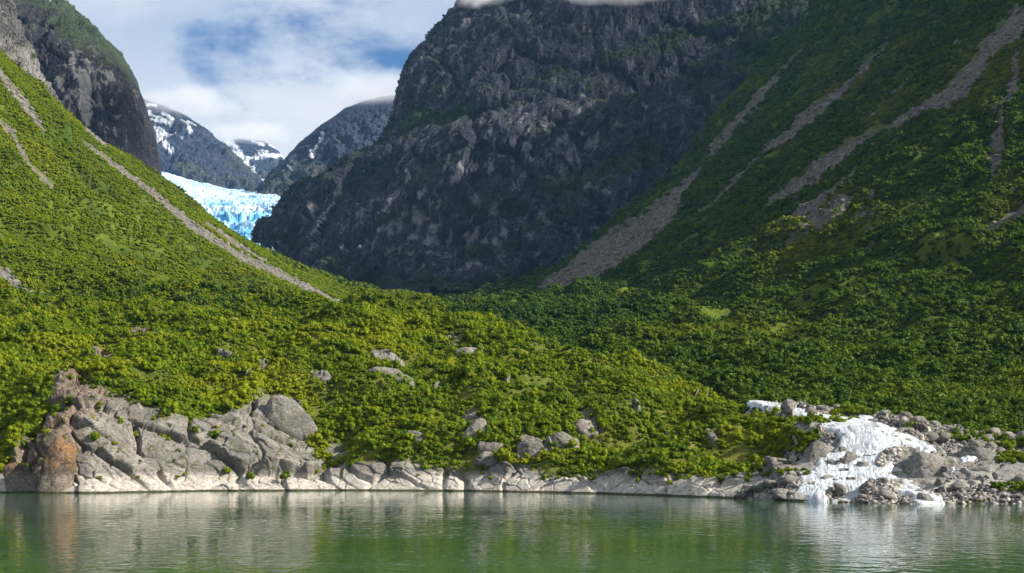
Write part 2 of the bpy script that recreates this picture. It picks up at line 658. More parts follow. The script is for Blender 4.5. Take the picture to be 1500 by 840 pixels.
# ------------------------------------------------------------------ the foreground knoll
def build_knoll():
    us = [-400, -200, -60, 0, 60, 130, 200, 300, 400, 500, 600, 660, 720, 800, 880, 960, 1040, 1100, 1150, 1190, 1213]
    sh = [(u, float(shore_y(u))) for u in us]
    r0 = [(u, HZ + F * (CH + 4) / (y - 6), y - 6) for u, y in sh]
    r1 = [(u, HZ + F * CH / y, y) for u, y in sh]
    back = [(-400, 34), (0, 32), (200, 30), (450, 24), (600, 12), (1000, 9), (1213, 16)]
    k2v = [(-400, 632), (0, 640), (60, 600), (100, 588), (250, 605), (350, 622), (450, 652), (560, 677), (680, 680), (740, 670), (800, 684),
           (950, 694), (1060, 702), (1130, 705), (1213, 712)]
    r2 = [(u, np.interp(u, *zip(*k2v)), y + np.interp(u, *zip(*back))) for u, y in sh]
    r3 = row(us, [(-400, 540), (0, 548), (200, 535), (400, 545), (600, 578), (800, 612), (950, 642), (1060, 662), (1150, 676), (1213, 690)],
             [(-400, 505), (0, 505), (400, 500), (600, 478), (800, 452), (950, 425), (1060, 400), (1150, 378), (1213, 352)])
    r4 = row(us, [(-400, 482), (0, 492), (200, 488), (400, 488), (600, 505), (720, 520), (800, 540), (960, 592), (1060, 622), (1150, 654), (1213, 676)],
             [(-400, 565), (400, 562), (600, 545), (720, 528), (800, 508), (960, 468), (1060, 430), (1150, 396), (1213, 356)])
    cv = [(-400, 442), (0, 454), (100, 457), (250, 460), (450, 462), (560, 467), (660, 468), (720, 477), (800, 499),
          (880, 526), (960, 557), (1040, 586), (1100, 608), (1160, 632), (1195, 652), (1213, 668)]
    cyy = [(-400, 640), (250, 620), (450, 610), (560, 598), (660, 584), (720, 574), (800, 554), (880, 532), (960, 503),
           (1040, 468), (1100, 440), (1160, 408), (1195, 380), (1213, 362)]
    r5 = row(us, cv, cyy)
    r6 = [(u, v + 14, y + 35) for u, v, y in r5]
    r7 = [(u, v + 75, y + 95) for u, v, y in r5]
    P = loft([r0, r1, r2, r3, r4, r5, r6, r7], 1250, [6, 130, 70, 60, 50, 14, 10], 0.012)
    T, S = P.shape[:2]
    u, v = px(P)
    Q = P.reshape(-1, 3)
    uf, vf = u.ravel(), v.ravel()
    nz = fbm(Q, 14, 4, 0.55, 3)
    # bare rock: the bluff and the band above the water, and outcrops higher up
    top = np.interp(uf, [-400, 0, 30, 50, 75, 110, 160, 200, 240, 320, 365, 400, 440, 455, 480, 520, 600, 680, 740, 800, 900, 1060, 1085, 1200, 1230],
                    [650, 700, 680, 620, 565, 540, 560, 575, 598, 606, 580, 568, 582, 625, 655, 682, 685, 686, 675, 689, 689, 697, 680, 652, 660])
    m = sstep(-9, 9, vf - top + nz * 22)
    outc = [(572, 542, 38, 9, 8), (685, 508, 20, 5, 0), (695, 622, 22, 16, 35), (780, 652, 26, 9, 15), (862, 614, 20, 8, 15), (828, 640, 22, 8, 40),
            (725, 664, 24, 7, 5), (1040, 640, 12, 4, 30), (200, 488, 26, 6, 15), (100, 545, 26, 14, 0), (330, 518, 14, 4, 10), (470, 555, 18, 6, 30),
            (425, 628, 22, 10, 30), (500, 648, 22, 12, 35), (390, 540, 12, 4, 0), (1130, 606, 20, 4, 5), (150, 520, 20, 6, 5), (330, 640, 40, 30, 40),
            (560, 575, 12, 4, 20), (640, 560, 10, 4, 10), (800, 620, 12, 5, 35), (930, 600, 8, 3, 25), (610, 655, 16, 8, 25)]
    for cu, cv_, a, b, ang in outc:
        ca, sa = math.cos(math.radians(ang)), math.sin(math.radians(ang))
        du, dv = uf - cu, vf - cv_
        d = np.hypot((du * ca + dv * sa) / a, (-du * sa + dv * ca) / b)
        m = np.maximum(m, sstep(1.25, 0.75, d + nz * 0.9))
    sparse = sstep(0.30, 0.40, fbm(Q, 11, 4, 0.6, 21)) * 0.85 * sstep(1250, 1100, uf)
    m = np.maximum(m, sparse * (vf > 475))
    m[(vf > 728) | (Q[:, 2] < 1)] = 1.0
    N = gnormals(P).reshape(-1, 3)
    lump = fbm(Q, 60, 3, 0.5, 1) * 9 + fbm(Q, 20, 3, 0.5, 2) * 7.5
    # long fracture lines dip to the lower right, like the photograph's slabs
    A = np.array([[0.72, 0, 0.69], [0.1, 1, 0], [0.69, 0, -0.72]])
    q = Q @ A.T
    q = q + np.stack([fbm(Q, 14, 3, .5, 31), fbm(Q, 14, 3, .5, 32), fbm(Q, 14, 3, .5, 33)], 1) * 3.0
    cv1, ct1, cr1 = cells(q, (11.0, 13, 23.0), 1)
    cv2, ct2, cr2 = cells(q, (3.6, 5, 7.0), 2)
    rockd = (cv1 - .5) * 5.5 + ct1 * 5.0 - sstep(0.10, 0.0, cr1) * 2.2 + (cv2 - .5) * 0.8 + ct2 * 1.0 - sstep(0.08, 0.0, cr2) * 0.6 + fbm(Q, 3.2, 3, .5, 6) * 0.3
    base = sstep(-4, 1.5, Q[:, 2])
    disp = lump * sstep(0, 14, Q[:, 2]) * (1 - 0.5 * m) + rockd * m * (0.25 + 0.75 * sstep(0, 6, Q[:, 2])) * base
    edge = np.broadcast_to(np.minimum(np.arange(S)[::-1], 20) / 20.0, (T, S)).ravel()
    Q = Q + N * (disp * edge)[:, None]
    P = Q.reshape(T, S, 3)
    grid_obj('knoll', P, M_KNOLL, {'bare': m}, kind='structure')
    return P, m.reshape(T, S)


# ------------------------------------------------------------------ left valley side
def build_left_slope():
    rows = [
        [(-500, 470, 560), (-100, 490, 560), (100, 492, 560), (300, 494, 565), (450, 494, 570), (650, 505, 575)],
        [(-500, 390, 640), (-100, 442, 640), (100, 458, 640), (300, 464, 640), (450, 466, 640), (650, 480, 650)],
        [(-500, 190, 800), (-100, 360, 800), (0, 405, 800), (100, 435, 800), (250, 450, 800), (400, 456, 810), (650, 472, 820)],
        [(-480, -120, 1050), (-100, 190, 1050), (0, 270, 1050), (100, 338, 1050), (200, 388, 1050), (300, 424, 1050), (420, 448, 1050), (640, 466, 1070)],
        [(-400, -290, 1350), (-100, 10, 1350), (0, 102, 1350), (50, 148, 1350), (150, 228, 1350), (250, 303, 1350), (350, 367, 1350), (430, 412, 1350), (500, 441, 1350), (640, 460, 1380)],
        [(-300, -210, 1750), (-100, -30, 1750), (0, 88, 1750), (50, 138, 1750), (100, 174, 1750), (150, 216, 1750), (200, 247, 1750), (250, 275, 1750), (300, 316, 1750), (350, 351, 1750),
         (400, 376, 1750), (450, 400, 1750), (500, 419, 1750), (560, 436, 1750), (650, 457, 1780)],
        [(-300, -180, 1950), (0, 110, 1950), (100, 200, 1950), (200, 272, 1950), (300, 340, 1950), (400, 398, 1950), (500, 434, 1950), (560, 447, 1950), (650, 462, 2000)],
        [(-300, -100, 2200), (0, 200, 2200), (100, 280, 2200), (200, 340, 2200), (300, 400, 2200), (400, 440, 2200), (560, 462, 2250), (650, 475, 2300)],
    ]
    P = loft(rows, 620, [10, 60, 90, 110, 110, 30, 20], 0.03)
    T, S = P.shape[:2]
    u, v = px(P)
    uf, vf = u.ravel(), v.ravel()
    Q = P.reshape(-1, 3)
    N = gnormals(P).reshape(-1, 3)
    w = fbm(Q, 25, 4, .55, 4) * 6
    b = np.full(len(Q), -1e9)
    for pl in ([(120, 208, 1), (170, 245, 4), (215, 280, 5), (280, 330, 4), (350, 375, 5), (420, 410, 5), (495, 446, 2)],
               [(300, 328, 1), (345, 358, 2.5), (385, 382, 1.5)],
               [(-20, 85, 4), (0, 112, 5), (25, 140, 6), (62, 190, 3)], [(-30, 150, 2), (10, 190, 4), (40, 240, 2), (75, 275, 3)],
               [(-60, 380, 8), (0, 402, 8), (30, 425, 6), (62, 438, 2)], [(60, 90, 1), (90, 140, 5), (130, 190, 5), (155, 215, 2)]):
        b = np.maximum(b, poly_dist(uf, vf, pl) + w * 0.16 + 0.2)
    bare = sstep(-1.5, 1.5, b)
    bare = np.maximum(bare, sstep(0.42, 0.52, fbm(Q, 30, 4, .55, 9)) * 0.8 * sstep(160, 20, uf) * sstep(420, 350, vf))
    disp = fbm(Q, 130, 4, .5, 5) * 18 + fbm(Q, 34, 3, .5, 7) * 9.0 - bare * 2.0
    # runnels down the fall line
    disp += fbm(Q, (600, 42, 600), 3, .55, 8) * 24
    clear = np.maximum(bare, sstep(-2.2, -0.6, b))
    disp = disp * (1 - 0.85 * sstep(-30, -4, b))
    P = (Q + N * (disp * sstep(0, 1, (Q[:, 1] - 600) / 100))[:, None]).reshape(T, S, 3)
    grid_obj('left_hillside', P, M_SLOPE, {'bare': bare}, kind='structure')
    return P, clear.reshape(T, S)


# ------------------------------------------------------------------ right valley side
def build_right_slope():
    rows = [
        [(800, 580, 620), (1000, 600, 525), (1150, 606, 455), (1300, 627, 428), (1500, 658, 400), (1900, 672, 375)],
        [(780, 548, 660), (900, 545, 600), (1000, 562, 560), (1100, 574, 515), (1200, 578, 490), (1350, 590, 465), (1500, 612, 440), (1900, 590, 420)],
        [(700, 510, 720), (850, 512, 680), (1000, 518, 660), (1200, 515, 640), (1350, 512, 630), (1500, 505, 610), (1900, 400, 600)],
        [(600, 492, 850), (850, 490, 850), (1000, 470, 850), (1150, 447, 850), (1300, 412, 850), (1500, 345, 850), (1850, 190, 850)],
        [(560, 480, 1100), (800, 472, 1100), (950, 450, 1100), (1050, 408, 1100), (1150, 360, 1100), (1300, 268, 1100), (1500, 138, 1100), (1820, -70, 1100)],
        [(560, 470, 1400), (700, 464, 1400), (830, 450, 1400), (950, 420, 1400), (1050, 352, 1400), (1150, 282, 1400), (1250, 212, 1400), (1370, 122, 1400), (1500, 22, 1400), (1780, -190, 1400)],
        [(590, 462, 1850), (680, 456, 1850), (760, 440, 1850), (820, 414, 1850), (900, 356, 1850), (1000, 290, 1850), (1110, 218, 1850), (1200, 148, 1850), (1290, 76, 1850), (1500, -95, 1850), (1700, -260, 1850)],
        [(620, 455, 2200), (700, 443, 2200), (760, 425, 2200), (820, 398, 2200), (900, 334, 2200), (1000, 244, 2200), (1100, 134, 2200), (1200, 24, 2200), (1300, -90, 2200), (1480, -270, 2200), (1650, -420, 2200)],
        [(640, 455, 2450), (720, 442, 2450), (780, 425, 2450), (850, 390, 2450), (930, 325, 2450), (1020, 240, 2450), (1120, 130, 2450), (1220, 20, 2450), (1320, -90, 2450), (1500, -260, 2450), (1650, -400, 2450)],
        [(700, 470, 2900), (800, 460, 2900), (900, 430, 2900), (1000, 380, 2900), (1120, 260, 2900), (1220, 150, 2900), (1350, 20, 2900), (1500, -120, 2900), (1650, -260, 2900)],
    ]
    P = loft(rows, 900, [24, 60, 90, 110, 110, 120, 90, 30, 20], 0.02)
    T, S = P.shape[:2]
    u, v = px(P)
    uf, vf = u.ravel(), v.ravel()
    Q = P.reshape(-1, 3)
    N = gnormals(P).reshape(-1, 3)
    w = fbm(Q, 22, 5, .6, 14) * 9 + fbm(Q @ np.array([[.82, 0, .57], [0, 1, 0], [-.57, 0, .82]]), (90, 9, 9), 4, .6, 16) * 16
    b = np.full(len(Q), -1e9)
    for pl in ([(1300, 60, 1), (1290, 75, 2), (1235, 130, 5), (1180, 178, 9), (1115, 230, 4), (1060, 285, 3), (1020, 320, 2)],
               [(1500, 30, 12), (1440, 85, 10), (1395, 140, 16), (1345, 165, 5), (1250, 215, 5), (1190, 262, 8), (1130, 297, 3)],
               [(1040, 235, 2), (1000, 280, 6), (955, 328, 17), (895, 375, 22), (835, 410, 16), (795, 428, 5)],
               [(1490, 80, 4), (1475, 160, 8), (1462, 230, 8), (1450, 280, 3)],
               [(915, 285, 3), (865, 345, 7), (810, 385, 5), (750, 415, 2)], [(1200, 45, 1), (1120, 140, 2.5), (1040, 225, 3)], [(1400, 60, 2), (1330, 130, 3), (1262, 190, 2)],
               [(1100, 355, 4), (1140, 330, 9), (1200, 300, 8), (1260, 250, 4)], [(1450, 350, 4), (1500, 315, 7)]):
        b = np.maximum(b, poly_dist(uf, vf, pl) + w * 0.42 + 0.4)
    bare = sstep(-3.5, 3.0, b)
    zone = np.exp(-((uf - 1210) / 130) ** 2 - ((vf - 320) / 60) ** 2) + 0.7 * np.exp(-((uf - 1460) / 40) ** 2 - ((vf - 190) / 110) ** 2)
    bare = np.maximum(bare, sstep(0.30, 0.42, fbm(Q, 24, 5, .6, 19) + zone * 0.60 - 0.20) * 0.9)
    disp = fbm(Q, 150, 4, .5, 15) * 22 + fbm(Q, 38, 3, .5, 17) * 15 - bare * 2.0
    disp += fbm(Q, (700, 52, 700), 3, .55, 18) * 26 * sstep(650, 1000, Q[:, 1])
    disp += sstep(0.5, 1.5, zone) * np.abs(cells(Q, 30, 5)[1]) * 12
    clear = np.maximum(bare, sstep(-2.5, -0.8, b))
    disp = disp * (1 - 0.6 * sstep(-14, -3, b)) + fbm(Q, 15, 3, .5, 20) * 6 * sstep(700, 1200, Q[:, 1])
    P = (Q + N * (disp * sstep(0, 1, (Q[:, 1] - 430) / 160))[:, None]).reshape(T, S, 3)
    grid_obj('right_hillside', P, M_SLOPE, {'bare': bare}, kind='structure')
    return P, clear.reshape(T, S)


# ------------------------------------------------------------------ dark rock mountain at the head of the bay
def crag_disp(Q, s, seed, rib=1.0):
    q = Q + np.stack([fbm(Q, 90 * s, 3, .5, seed + 1), fbm(Q, 90 * s, 3, .5, seed + 2), fbm(Q, 90 * s, 3, .5, seed + 3)], 1) * 28 * s
    v1, t1, c1 = cells(q, (105 * s, 105 * s, 230 * s), seed)
    v2, t2, c2 = cells(q, (30 * s, 30 * s, 80 * s), seed + 1)
    v3, t3, c3 = cells(q, (11 * s, 11 * s, 17 * s), seed + 2)
    d = (v1 - .5) * 20 + t1 * 24 - sstep(.10, 0, c1) * 7 + (v2 - .5) * 3.8 + t2 * 4.2 - sstep(.12, 0, c2) * 3 + (v3 - .5) * 1.2 + t3 * 1.5 - sstep(.12, 0, c3) * 0.8
    L = Q @ np.array([[.94, 0, .34], [0, 1, 0], [-.34, 0, .94]])
    d = d * s + (fbm(L, (70 * s, 70 * s, 420 * s), 4, .55, seed + 4, True) * 24 + fbm(L, (20 * s, 20 * s, 170 * s), 4, .55, seed + 5, True) * 9) * s * rib
    return d


def build_cliff():
    base = [(480, 356, 3500), (408, 356, 3000), (390, 356, 2800), (400, 372, 2680), (440, 394, 2600), (500, 416, 2480), (600, 440, 2360), (680, 452, 2300),
            (760, 440, 2320), (860, 400, 2400), (1000, 320, 2500), (1250, 130, 2650), (1600, 0, 2850)]
    mid1 = [(490, 330, 3500), (414, 332, 3050), (396, 332, 2880), (400, 330, 2760), (440, 335, 2680), (500, 340, 2580), (600, 350, 2480), (700, 350, 2430),
            (800, 330, 2440), (900, 290, 2500), (1020, 220, 2600), (1250, 60, 2750), (1600, -80, 2900)]
    bench = [(500, 290, 3500), (438, 292, 3080), (432, 292, 2950), (448, 283, 2850), (478, 268, 2780), (530, 236, 2700), (600, 222, 2640), (700, 190, 2560),
             (800, 190, 2560), (900, 180, 2620), (1030, 120, 2720), (1250, -20, 2850), (1600, -160, 2980)]
    bench2 = [(580, 222, 3500), (566, 222, 3200), (562, 218, 3050), (564, 214, 2960), (572, 206, 2880), (588, 194, 2800), (620, 180, 2740), (700, 168, 2660),
              (800, 165, 2650), (900, 150, 2700), (1030, 90, 2790), (1250, -50, 2920), (1600, -190, 3050)]
    up1 = [(625, 100, 3500), (608, 100, 3200), (602, 98, 3050), (606, 96, 2980), (615, 94, 2920), (635, 92, 2860), (680, 90, 2800), (740, 85, 2760),
           (820, 75, 2760), (920, 55, 2800), (1040, 10, 2880), (1250, -110, 3000), (1600, -240, 3150)]
    top = [(740, -5, 3550), (705, -8, 3300), (690, -10, 3180), (692, -14, 3120), (700, -18, 3080), (720, -24, 3040), (760, -30, 3000), (800, -45, 2960),
           (870, -65, 2940), (950, -80, 2960), (1060, -110, 3020), (1250, -200, 3120), (1600, -330, 3250)]
    top2 = [(820, -40, 3700), (800, -50, 3500), (790, -60, 3420), (790, -65, 3400), (800, -75, 3380), (820, -85, 3350), (860, -95, 3320), (900, -110, 3300),
            (960, -125, 3300), (1020, -140, 3320), (1100, -170, 3380), (1250, -240, 3450), (1600, -360, 3550)]
    back = [(u, 380, y + 900) for u, v, y in top2]
    P = loft([base, mid1, bench, bench2, up1, top, top2, back], 900, [130, 120, 45, 120, 120, 20, 14], 0.012)
    T, S = P.shape[:2]
    u, v = px(P)
    uf, vf = u.ravel(), v.ravel()
    Q = P.reshape(-1, 3)
    N = gnormals(P).reshape(-1, 3)
    d = crag_disp(Q, 1.0, 40, 0.9)
    edge = np.broadcast_to(sstep(0, 0.05, np.linspace(0, 1, S)), (T, S)).ravel()
    P2 = (Q + N * (d * (0.35 + 0.65 * edge))[:, None]).reshape(T, S, 3)
    N2 = gnormals(P2).reshape(-1, 3)
    n1 = fbm(Q, 70, 5, .6, 50)
    veg = sstep(0.54, 0.74, N2[:, 2] + n1 * 0.60 - 0.16)
    for pl in ([(440, 262, 5), (520, 218, 9), (600, 196, 12), (690, 168, 8)], [(470, 300, 4), (600, 280, 6), (690, 225, 5)],
               [(560, 330, 4), (660, 310, 8), (760, 300, 14), (850, 270, 14), (950, 230, 22)], [(780, 110, 6), (900, 100, 8), (1000, 60, 10), (1100, 30, 14)],
               [(820, 95, 5), (900, 105, 7), (990, 75, 9)], [(700, 395, 8), (800, 330, 6), (930, 250, 12)], [(380, 335, 3), (450, 370, 5), (560, 420, 8), (700, 440, 12)]):
        veg = np.maximum(veg, sstep(-7, 6, poly_dist(uf, vf, pl) + n1 * 30 - 3))
    veg = np.maximum(veg, sstep(-.2, .25, n1 + (uf - 1050) / 260 + 0.25 * (N2[:, 2] - .5)) * sstep(850, 1050, uf))
    veg = veg * (1 - 0.65 * np.exp(-((uf - 640) / 190) ** 2 - ((vf - 330) / 70) ** 2))
    zone = np.exp(-((uf - 830) / 90) ** 2 - ((vf - 240) / 75) ** 2) + 0.9 * np.exp(-((uf - 620) / 190) ** 2 - ((vf - 340) / 65) ** 2)
    pale = sstep(0.30, 0.55, fbm(Q, (22, 22, 60), 4, .6, 52) * 0.9 + zone * 0.35) * 0.5  # pale streaks painted as highlights where sun would graze the facets
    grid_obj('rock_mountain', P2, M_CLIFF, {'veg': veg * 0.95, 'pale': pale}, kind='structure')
    return P2, veg.reshape(T, S)


def build_left_mountains():
    # near grey crag on the left edge
    rows = [
        [(-300, 130, 1800), (-60, 115, 1780), (0, 128, 1800), (60, 165, 1820), (105, 198, 1840), (150, 225, 1900), (185, 245, 2060)],
        [(-300, 0, 1840), (-60, 50, 1840), (0, 62, 1850), (50, 108, 1860), (90, 150, 1880), (125, 192, 1930), (150, 225, 2060)],
        [(-300, -120, 1900), (-60, -60, 1900), (0, -20, 1910), (40, 30, 1920), (62, 75, 1930), (86, 122, 1960), (108, 165, 2060)],
        [(-300, -220, 2000), (-60, -140, 2000), (0, -100, 2000), (22, -50, 2000), (36, 0, 2000), (58, 60, 2020), (90, 130, 2080)],
        [(-300, -160, 2250), (-60, -90, 2250), (0, -50, 2250), (22, 0, 2250), (36, 50, 2250), (58, 120, 2250), (90, 200, 2250)],
    ]
    rows = [[(u - 34, v, y) for u, v, y in r_] for r_ in rows]
    P = loft(rows, 320, [60, 70, 70, 20], 0.02)
    T, S = P.shape[:2]
    u, v = px(P)
    Q = P.reshape(-1, 3)
    d = crag_disp(Q, 0.6, 60, 0.9)
    n1 = fbm(Q, 40, 4, .55, 61)
    uf, vf = u.ravel(), v.ravel()
    P = (Q + gnormals(P).reshape(-1, 3) * d[:, None]).reshape(T, S, 3)
    pale = sstep(-8, 8, poly_dist(uf, vf, [(-20, 70, 10), (20, 95, 12), (60, 130, 10), (100, 165, 6)]) + n1 * 10) * 0.45
    veg = sstep(0.25, 0.5, n1 + (vf - 120) / 400)
    grid_obj('grey_crag', P, M_CRAG, {'veg': veg, 'pale': pale}, kind='structure')

    # dark rounded mountain behind it
    rows = [
        [(-250, 300, 2500), (60, 300, 2450), (130, 296, 2450), (190, 296, 2480), (225, 296, 2560), (238, 296, 2700), (235, 296, 3000)],
        [(-250, 200, 2560), (60, 200, 2500), (130, 210, 2500), (185, 215, 2530), (218, 220, 2610), (232, 222, 2740), (228, 222, 3000)],
        [(-250, 90, 2620), (50, 95, 2560), (110, 110, 2550), (165, 125, 2580), (196, 135, 2650), (209, 140, 2760), (206, 140, 3000)],
        [(-250, 0, 2720), (30, 30, 2660), (80, 48, 2640), (130, 64, 2670), (165, 76, 2730), (184, 88, 2820), (184, 92, 3020)],
        [(-250, -60, 2850), (10, -18, 2800), (55, 0, 2780), (95, 20, 2790), (130, 43, 2820), (160, 66, 2880), (176, 84, 3050)],
        [(-250, -70, 3200), (0, -20, 3150), (40, 10, 3100), (80, 40, 3100), (120, 70, 3120), (150, 100, 3150), (166, 130, 3250)],
        [(-250, 200, 3800), (0, 200, 3700), (40, 200, 3600), (80, 220, 3600), (120, 250, 3600), (150, 280, 3600), (166, 300, 3600)],
    ]
    P = loft(rows, 330, [80, 90, 80, 50, 14, 10], 0.02)
    T, S = P.shape[:2]
    u, v = px(P)
    Q = P.reshape(-1, 3)
    uf, vf = u.ravel(), v.ravel()
    d = crag_disp(Q, 0.8, 70, 0.7)
    edge = np.broadcast_to(sstep(1.0, 0.85, np.linspace(0, 1, S)), (T, S)).ravel()
    P2 = (Q + gnormals(P).reshape(-1, 3) * (d * (0.25 + .75 * edge))[:, None]).reshape(T, S, 3)
    n1 = fbm(Q, 55, 5, .6, 71)
    st = fbm(Q, (14, 14, 190), 4, .6, 72)
    zone = np.exp(-((uf - 122 - (vf - 130) * 0.12) / 32) ** 2 - ((vf - 128) / 62) ** 2)
    pale = sstep(0.12, 0.34, st * 1.3 + zone * 0.62 - 0.20) * sstep(300, 100, uf) * sstep(60, 90, vf)
    veg = sstep(0.0, 0.30, n1 + (62 - vf + (uf - 80) * 0.55) / 90.0) * 0.8
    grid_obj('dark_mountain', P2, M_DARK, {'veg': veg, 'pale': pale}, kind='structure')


# ------------------------------------------------------------------ far peaks and the glacier
def build_far():
    def peak(name, sil, y0, dep, snow_pl, seed, base_v=300, amp=1.3, snowline=None, rim=0.2):
        us = [p[0] for p in sil]
        base = [(u, max(base_v, v + 20), y0) for u, v in sil]
        mid = [(u, v * 0.55 + max(base_v, v + 20) * 0.45, y0 + dep * 0.45) for u, v in sil]
        upp = [(u, v * 0.86 + max(base_v, v + 20) * 0.14, y0 + dep * 0.8) for u, v in sil]
        cr = [(u, v, y0 + dep) for u, v in sil]
        bk = [(u, v + 60, y0 + dep * 1.6) for u, v in sil]
        P = loft([base, mid, upp, cr, bk], 260, [70, 60, 30, 14], 0.03)
        T, S = P.shape[:2]
        u, v = px(P)
        uf, vf = u.ravel(), v.ravel()
        Q = P.reshape(-1, 3)
        d = crag_disp(Q, amp, seed, 1.5)
        up = np.repeat(np.linspace(0, 1, T), S)
        d *= 1 - (1 - rim) * sstep(0.6, 0.9, up)
        P2 = (Q + gnormals(P).reshape(-1, 3) * d[:, None]).reshape(T, S, 3)
        n1 = fbm(Q, 150, 5, .6, seed + 5)
        sn = np.zeros(len(Q))
        for pl in snow_pl:
            sn = np.maximum(sn, sstep(-1.2, 1.2, poly_dist(uf, vf, pl) + n1 * 5 + 0.7))
        if snowline:
            sn = np.maximum(sn, sstep(0.1, 0.3, n1 + (snowline - vf) / 40))
        veg = sstep(0.05, 0.3, fbm(Q, 260, 4, .6, seed + 6) + (vf - 235) / 160)
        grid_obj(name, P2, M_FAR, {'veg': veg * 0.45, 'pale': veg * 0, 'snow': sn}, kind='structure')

    peak('snow_patched_mountain', [(120, 130), (190, 140), (222, 152), (245, 160), (265, 170), (300, 190), (320, 208), (340, 225), (358, 245), (372, 263), (385, 280), (396, 292)],
         6900, 900, [[(218, 168, 2), (230, 178, 2), (250, 183, 2)], [(238, 170, 2), (252, 177, 3)], [(264, 178, 1), (275, 184, 2), (284, 188, 1)], [(225, 195, 3), (235, 204, 6), (262, 211, 2)],
                     [(218, 155, 2), (228, 158, 1)], [(272, 188, 1), (276, 200, 1.5)], [(255, 206, 1), (266, 216, 2)], [(225, 212, 1), (250, 228, 1)], [(218, 182, 2), (240, 186, 1.5)]], 80)
    peak('snowy_peak', [(300, 215), (340, 207), (352, 205), (368, 206), (385, 209), (398, 215), (410, 226), (420, 244), (440, 280)],
         10400, 1500, [[(330, 205, 4), (345, 220, 6), (352, 240, 8), (372, 262, 4), (388, 282, 3)], [(352, 240, 3), (385, 236, 3), (412, 232, 4)], [(395, 214, 1), (405, 219, 1)],
                       [(370, 208, 1.5), (385, 213, 1)], [(375, 225, 1), (390, 228, 1)]], 90, base_v=300)
    peak('blue_mountain', [(385, 284), (400, 268), (412, 248), (425, 230), (440, 213), (458, 197), (475, 184), (490, 173), (510, 160), (535, 150), (565, 142), (600, 135), (680, 120)],
         5600, 900, [[(478, 205, 1), (472, 222, 1), (462, 240, 1.5)], [(430, 258, 0.8), (436, 264, 0.8)]], 100, base_v=310)

    # glacier
    rows = [
        [(180, 395, 4200), (300, 392, 4200), (385, 372, 4180), (440, 360, 4200)],
        [(180, 350, 4350), (300, 352, 4350), (385, 352, 4320), (440, 345, 4350)],
        [(180, 300, 4800), (300, 318, 4800), (400, 320, 4800), (440, 315, 4800)],
        [(180, 262, 5600), (260, 272, 5600), (330, 285, 5600), (412, 290, 5500), (470, 290, 5500)],
        [(180, 240, 6900), (250, 256, 6900), (330, 276, 6900), (412, 285, 6900), (470, 285, 6900)],
        [(180, 235, 7800), (250, 250, 7800), (330, 272, 7800), (412, 282, 7800), (470, 282, 7800)],
    ]
    P = loft(rows, 330, [16, 90, 80, 30, 8], 0.03)
    T, S = P.shape[:2]
    u, v = px(P)
    Q = P.reshape(-1, 3)
    vf = v.ravel()
    q = Q + np.stack([fbm(Q, 200, 3, .5, 111), fbm(Q, 200, 3, .5, 112), Q[:, 2] * 0], 1) * 90
    v1, t1, c1 = cells(q, (70, 55, 400), 9)
    v2, t2, c2 = cells(q, (28, 26, 200), 10)
    rough = sstep(285, 315, vf)
    d = ((v1 - .5) * 26 - sstep(.2, 0, c1) * 20 + (v2 - .5) * 14 - sstep(.25, 0, c2) * 10) * (0.25 + 0.75 * rough)
    Q = Q + np.array([0, -0.3, 0.95]) * d[:, None]
    snow = sstep(0.5, 0.0, rough) * 0.55 + 0.75 * sstep(0.15, 0.4, fbm(Q, (260, 160, 100), 3, .5, 113) + 0.5 * np.exp(-((vf - 297 - 0.03 * u.ravel()) / 7.0) ** 2))
    grid_obj('glacier', Q.reshape(T, S, 3), M_ICE, {'snow': np.clip(snow, 0, 1)}, kind='structure')
    # gravelly valley floor from the shrubs up to the ice
    rows = [[(250, 470, 1500), (750, 490, 1500), (1000, 470, 1500)], [(250, 452, 2300), (560, 455, 2200), (900, 440, 2300)],
            [(250, 400, 3200), (380, 385, 3200), (700, 380, 3200)], [(180, 372, 4400), (380, 362, 4300), (470, 355, 4400)]]
    P = loft(rows, 160, [40, 40, 40], 0.03)
    T, S = P.shape[:2]
    Q = P.reshape(-1, 3)
    Q[:, 2] += fbm(Q, 120, 5, .55, 120) * 16
    bare = sstep(2200, 3000, Q[:, 1])
    P = Q.reshape(T, S, 3)
    grid_obj('valley_floor', P, M_SLOPE, {'bare': bare}, kind='structure')
    return P, bare.reshape(T, S)


# ------------------------------------------------------------------ rocky river mouth
RIVERS = [
    [(1090, 585, 4), (1130, 594, 7), (1165, 600, 6), (1195, 612, 5), (1230, 622, 12), (1262, 632, 22), (1272, 655, 42), (1250, 678, 34), (1215, 692, 22), (1190, 712, 20), (1185, 738, 26)],
    [(1262, 632, 20), (1310, 642, 12), (1345, 652, 8), (1368, 660, 4)], [(1290, 655, 26), (1325, 664, 12)],
    [(1225, 690, 12), (1275, 697, 8), (1310, 708, 9), (1345, 722, 11), (1365, 742, 16)],
    [(1440, 660, 3), (1420, 672, 8), (1400, 690, 9), (1405, 700, 5), (1420, 712, 2)],
    [(1160, 585, 2), (1200, 600, 2), (1250, 615, 2)],
]


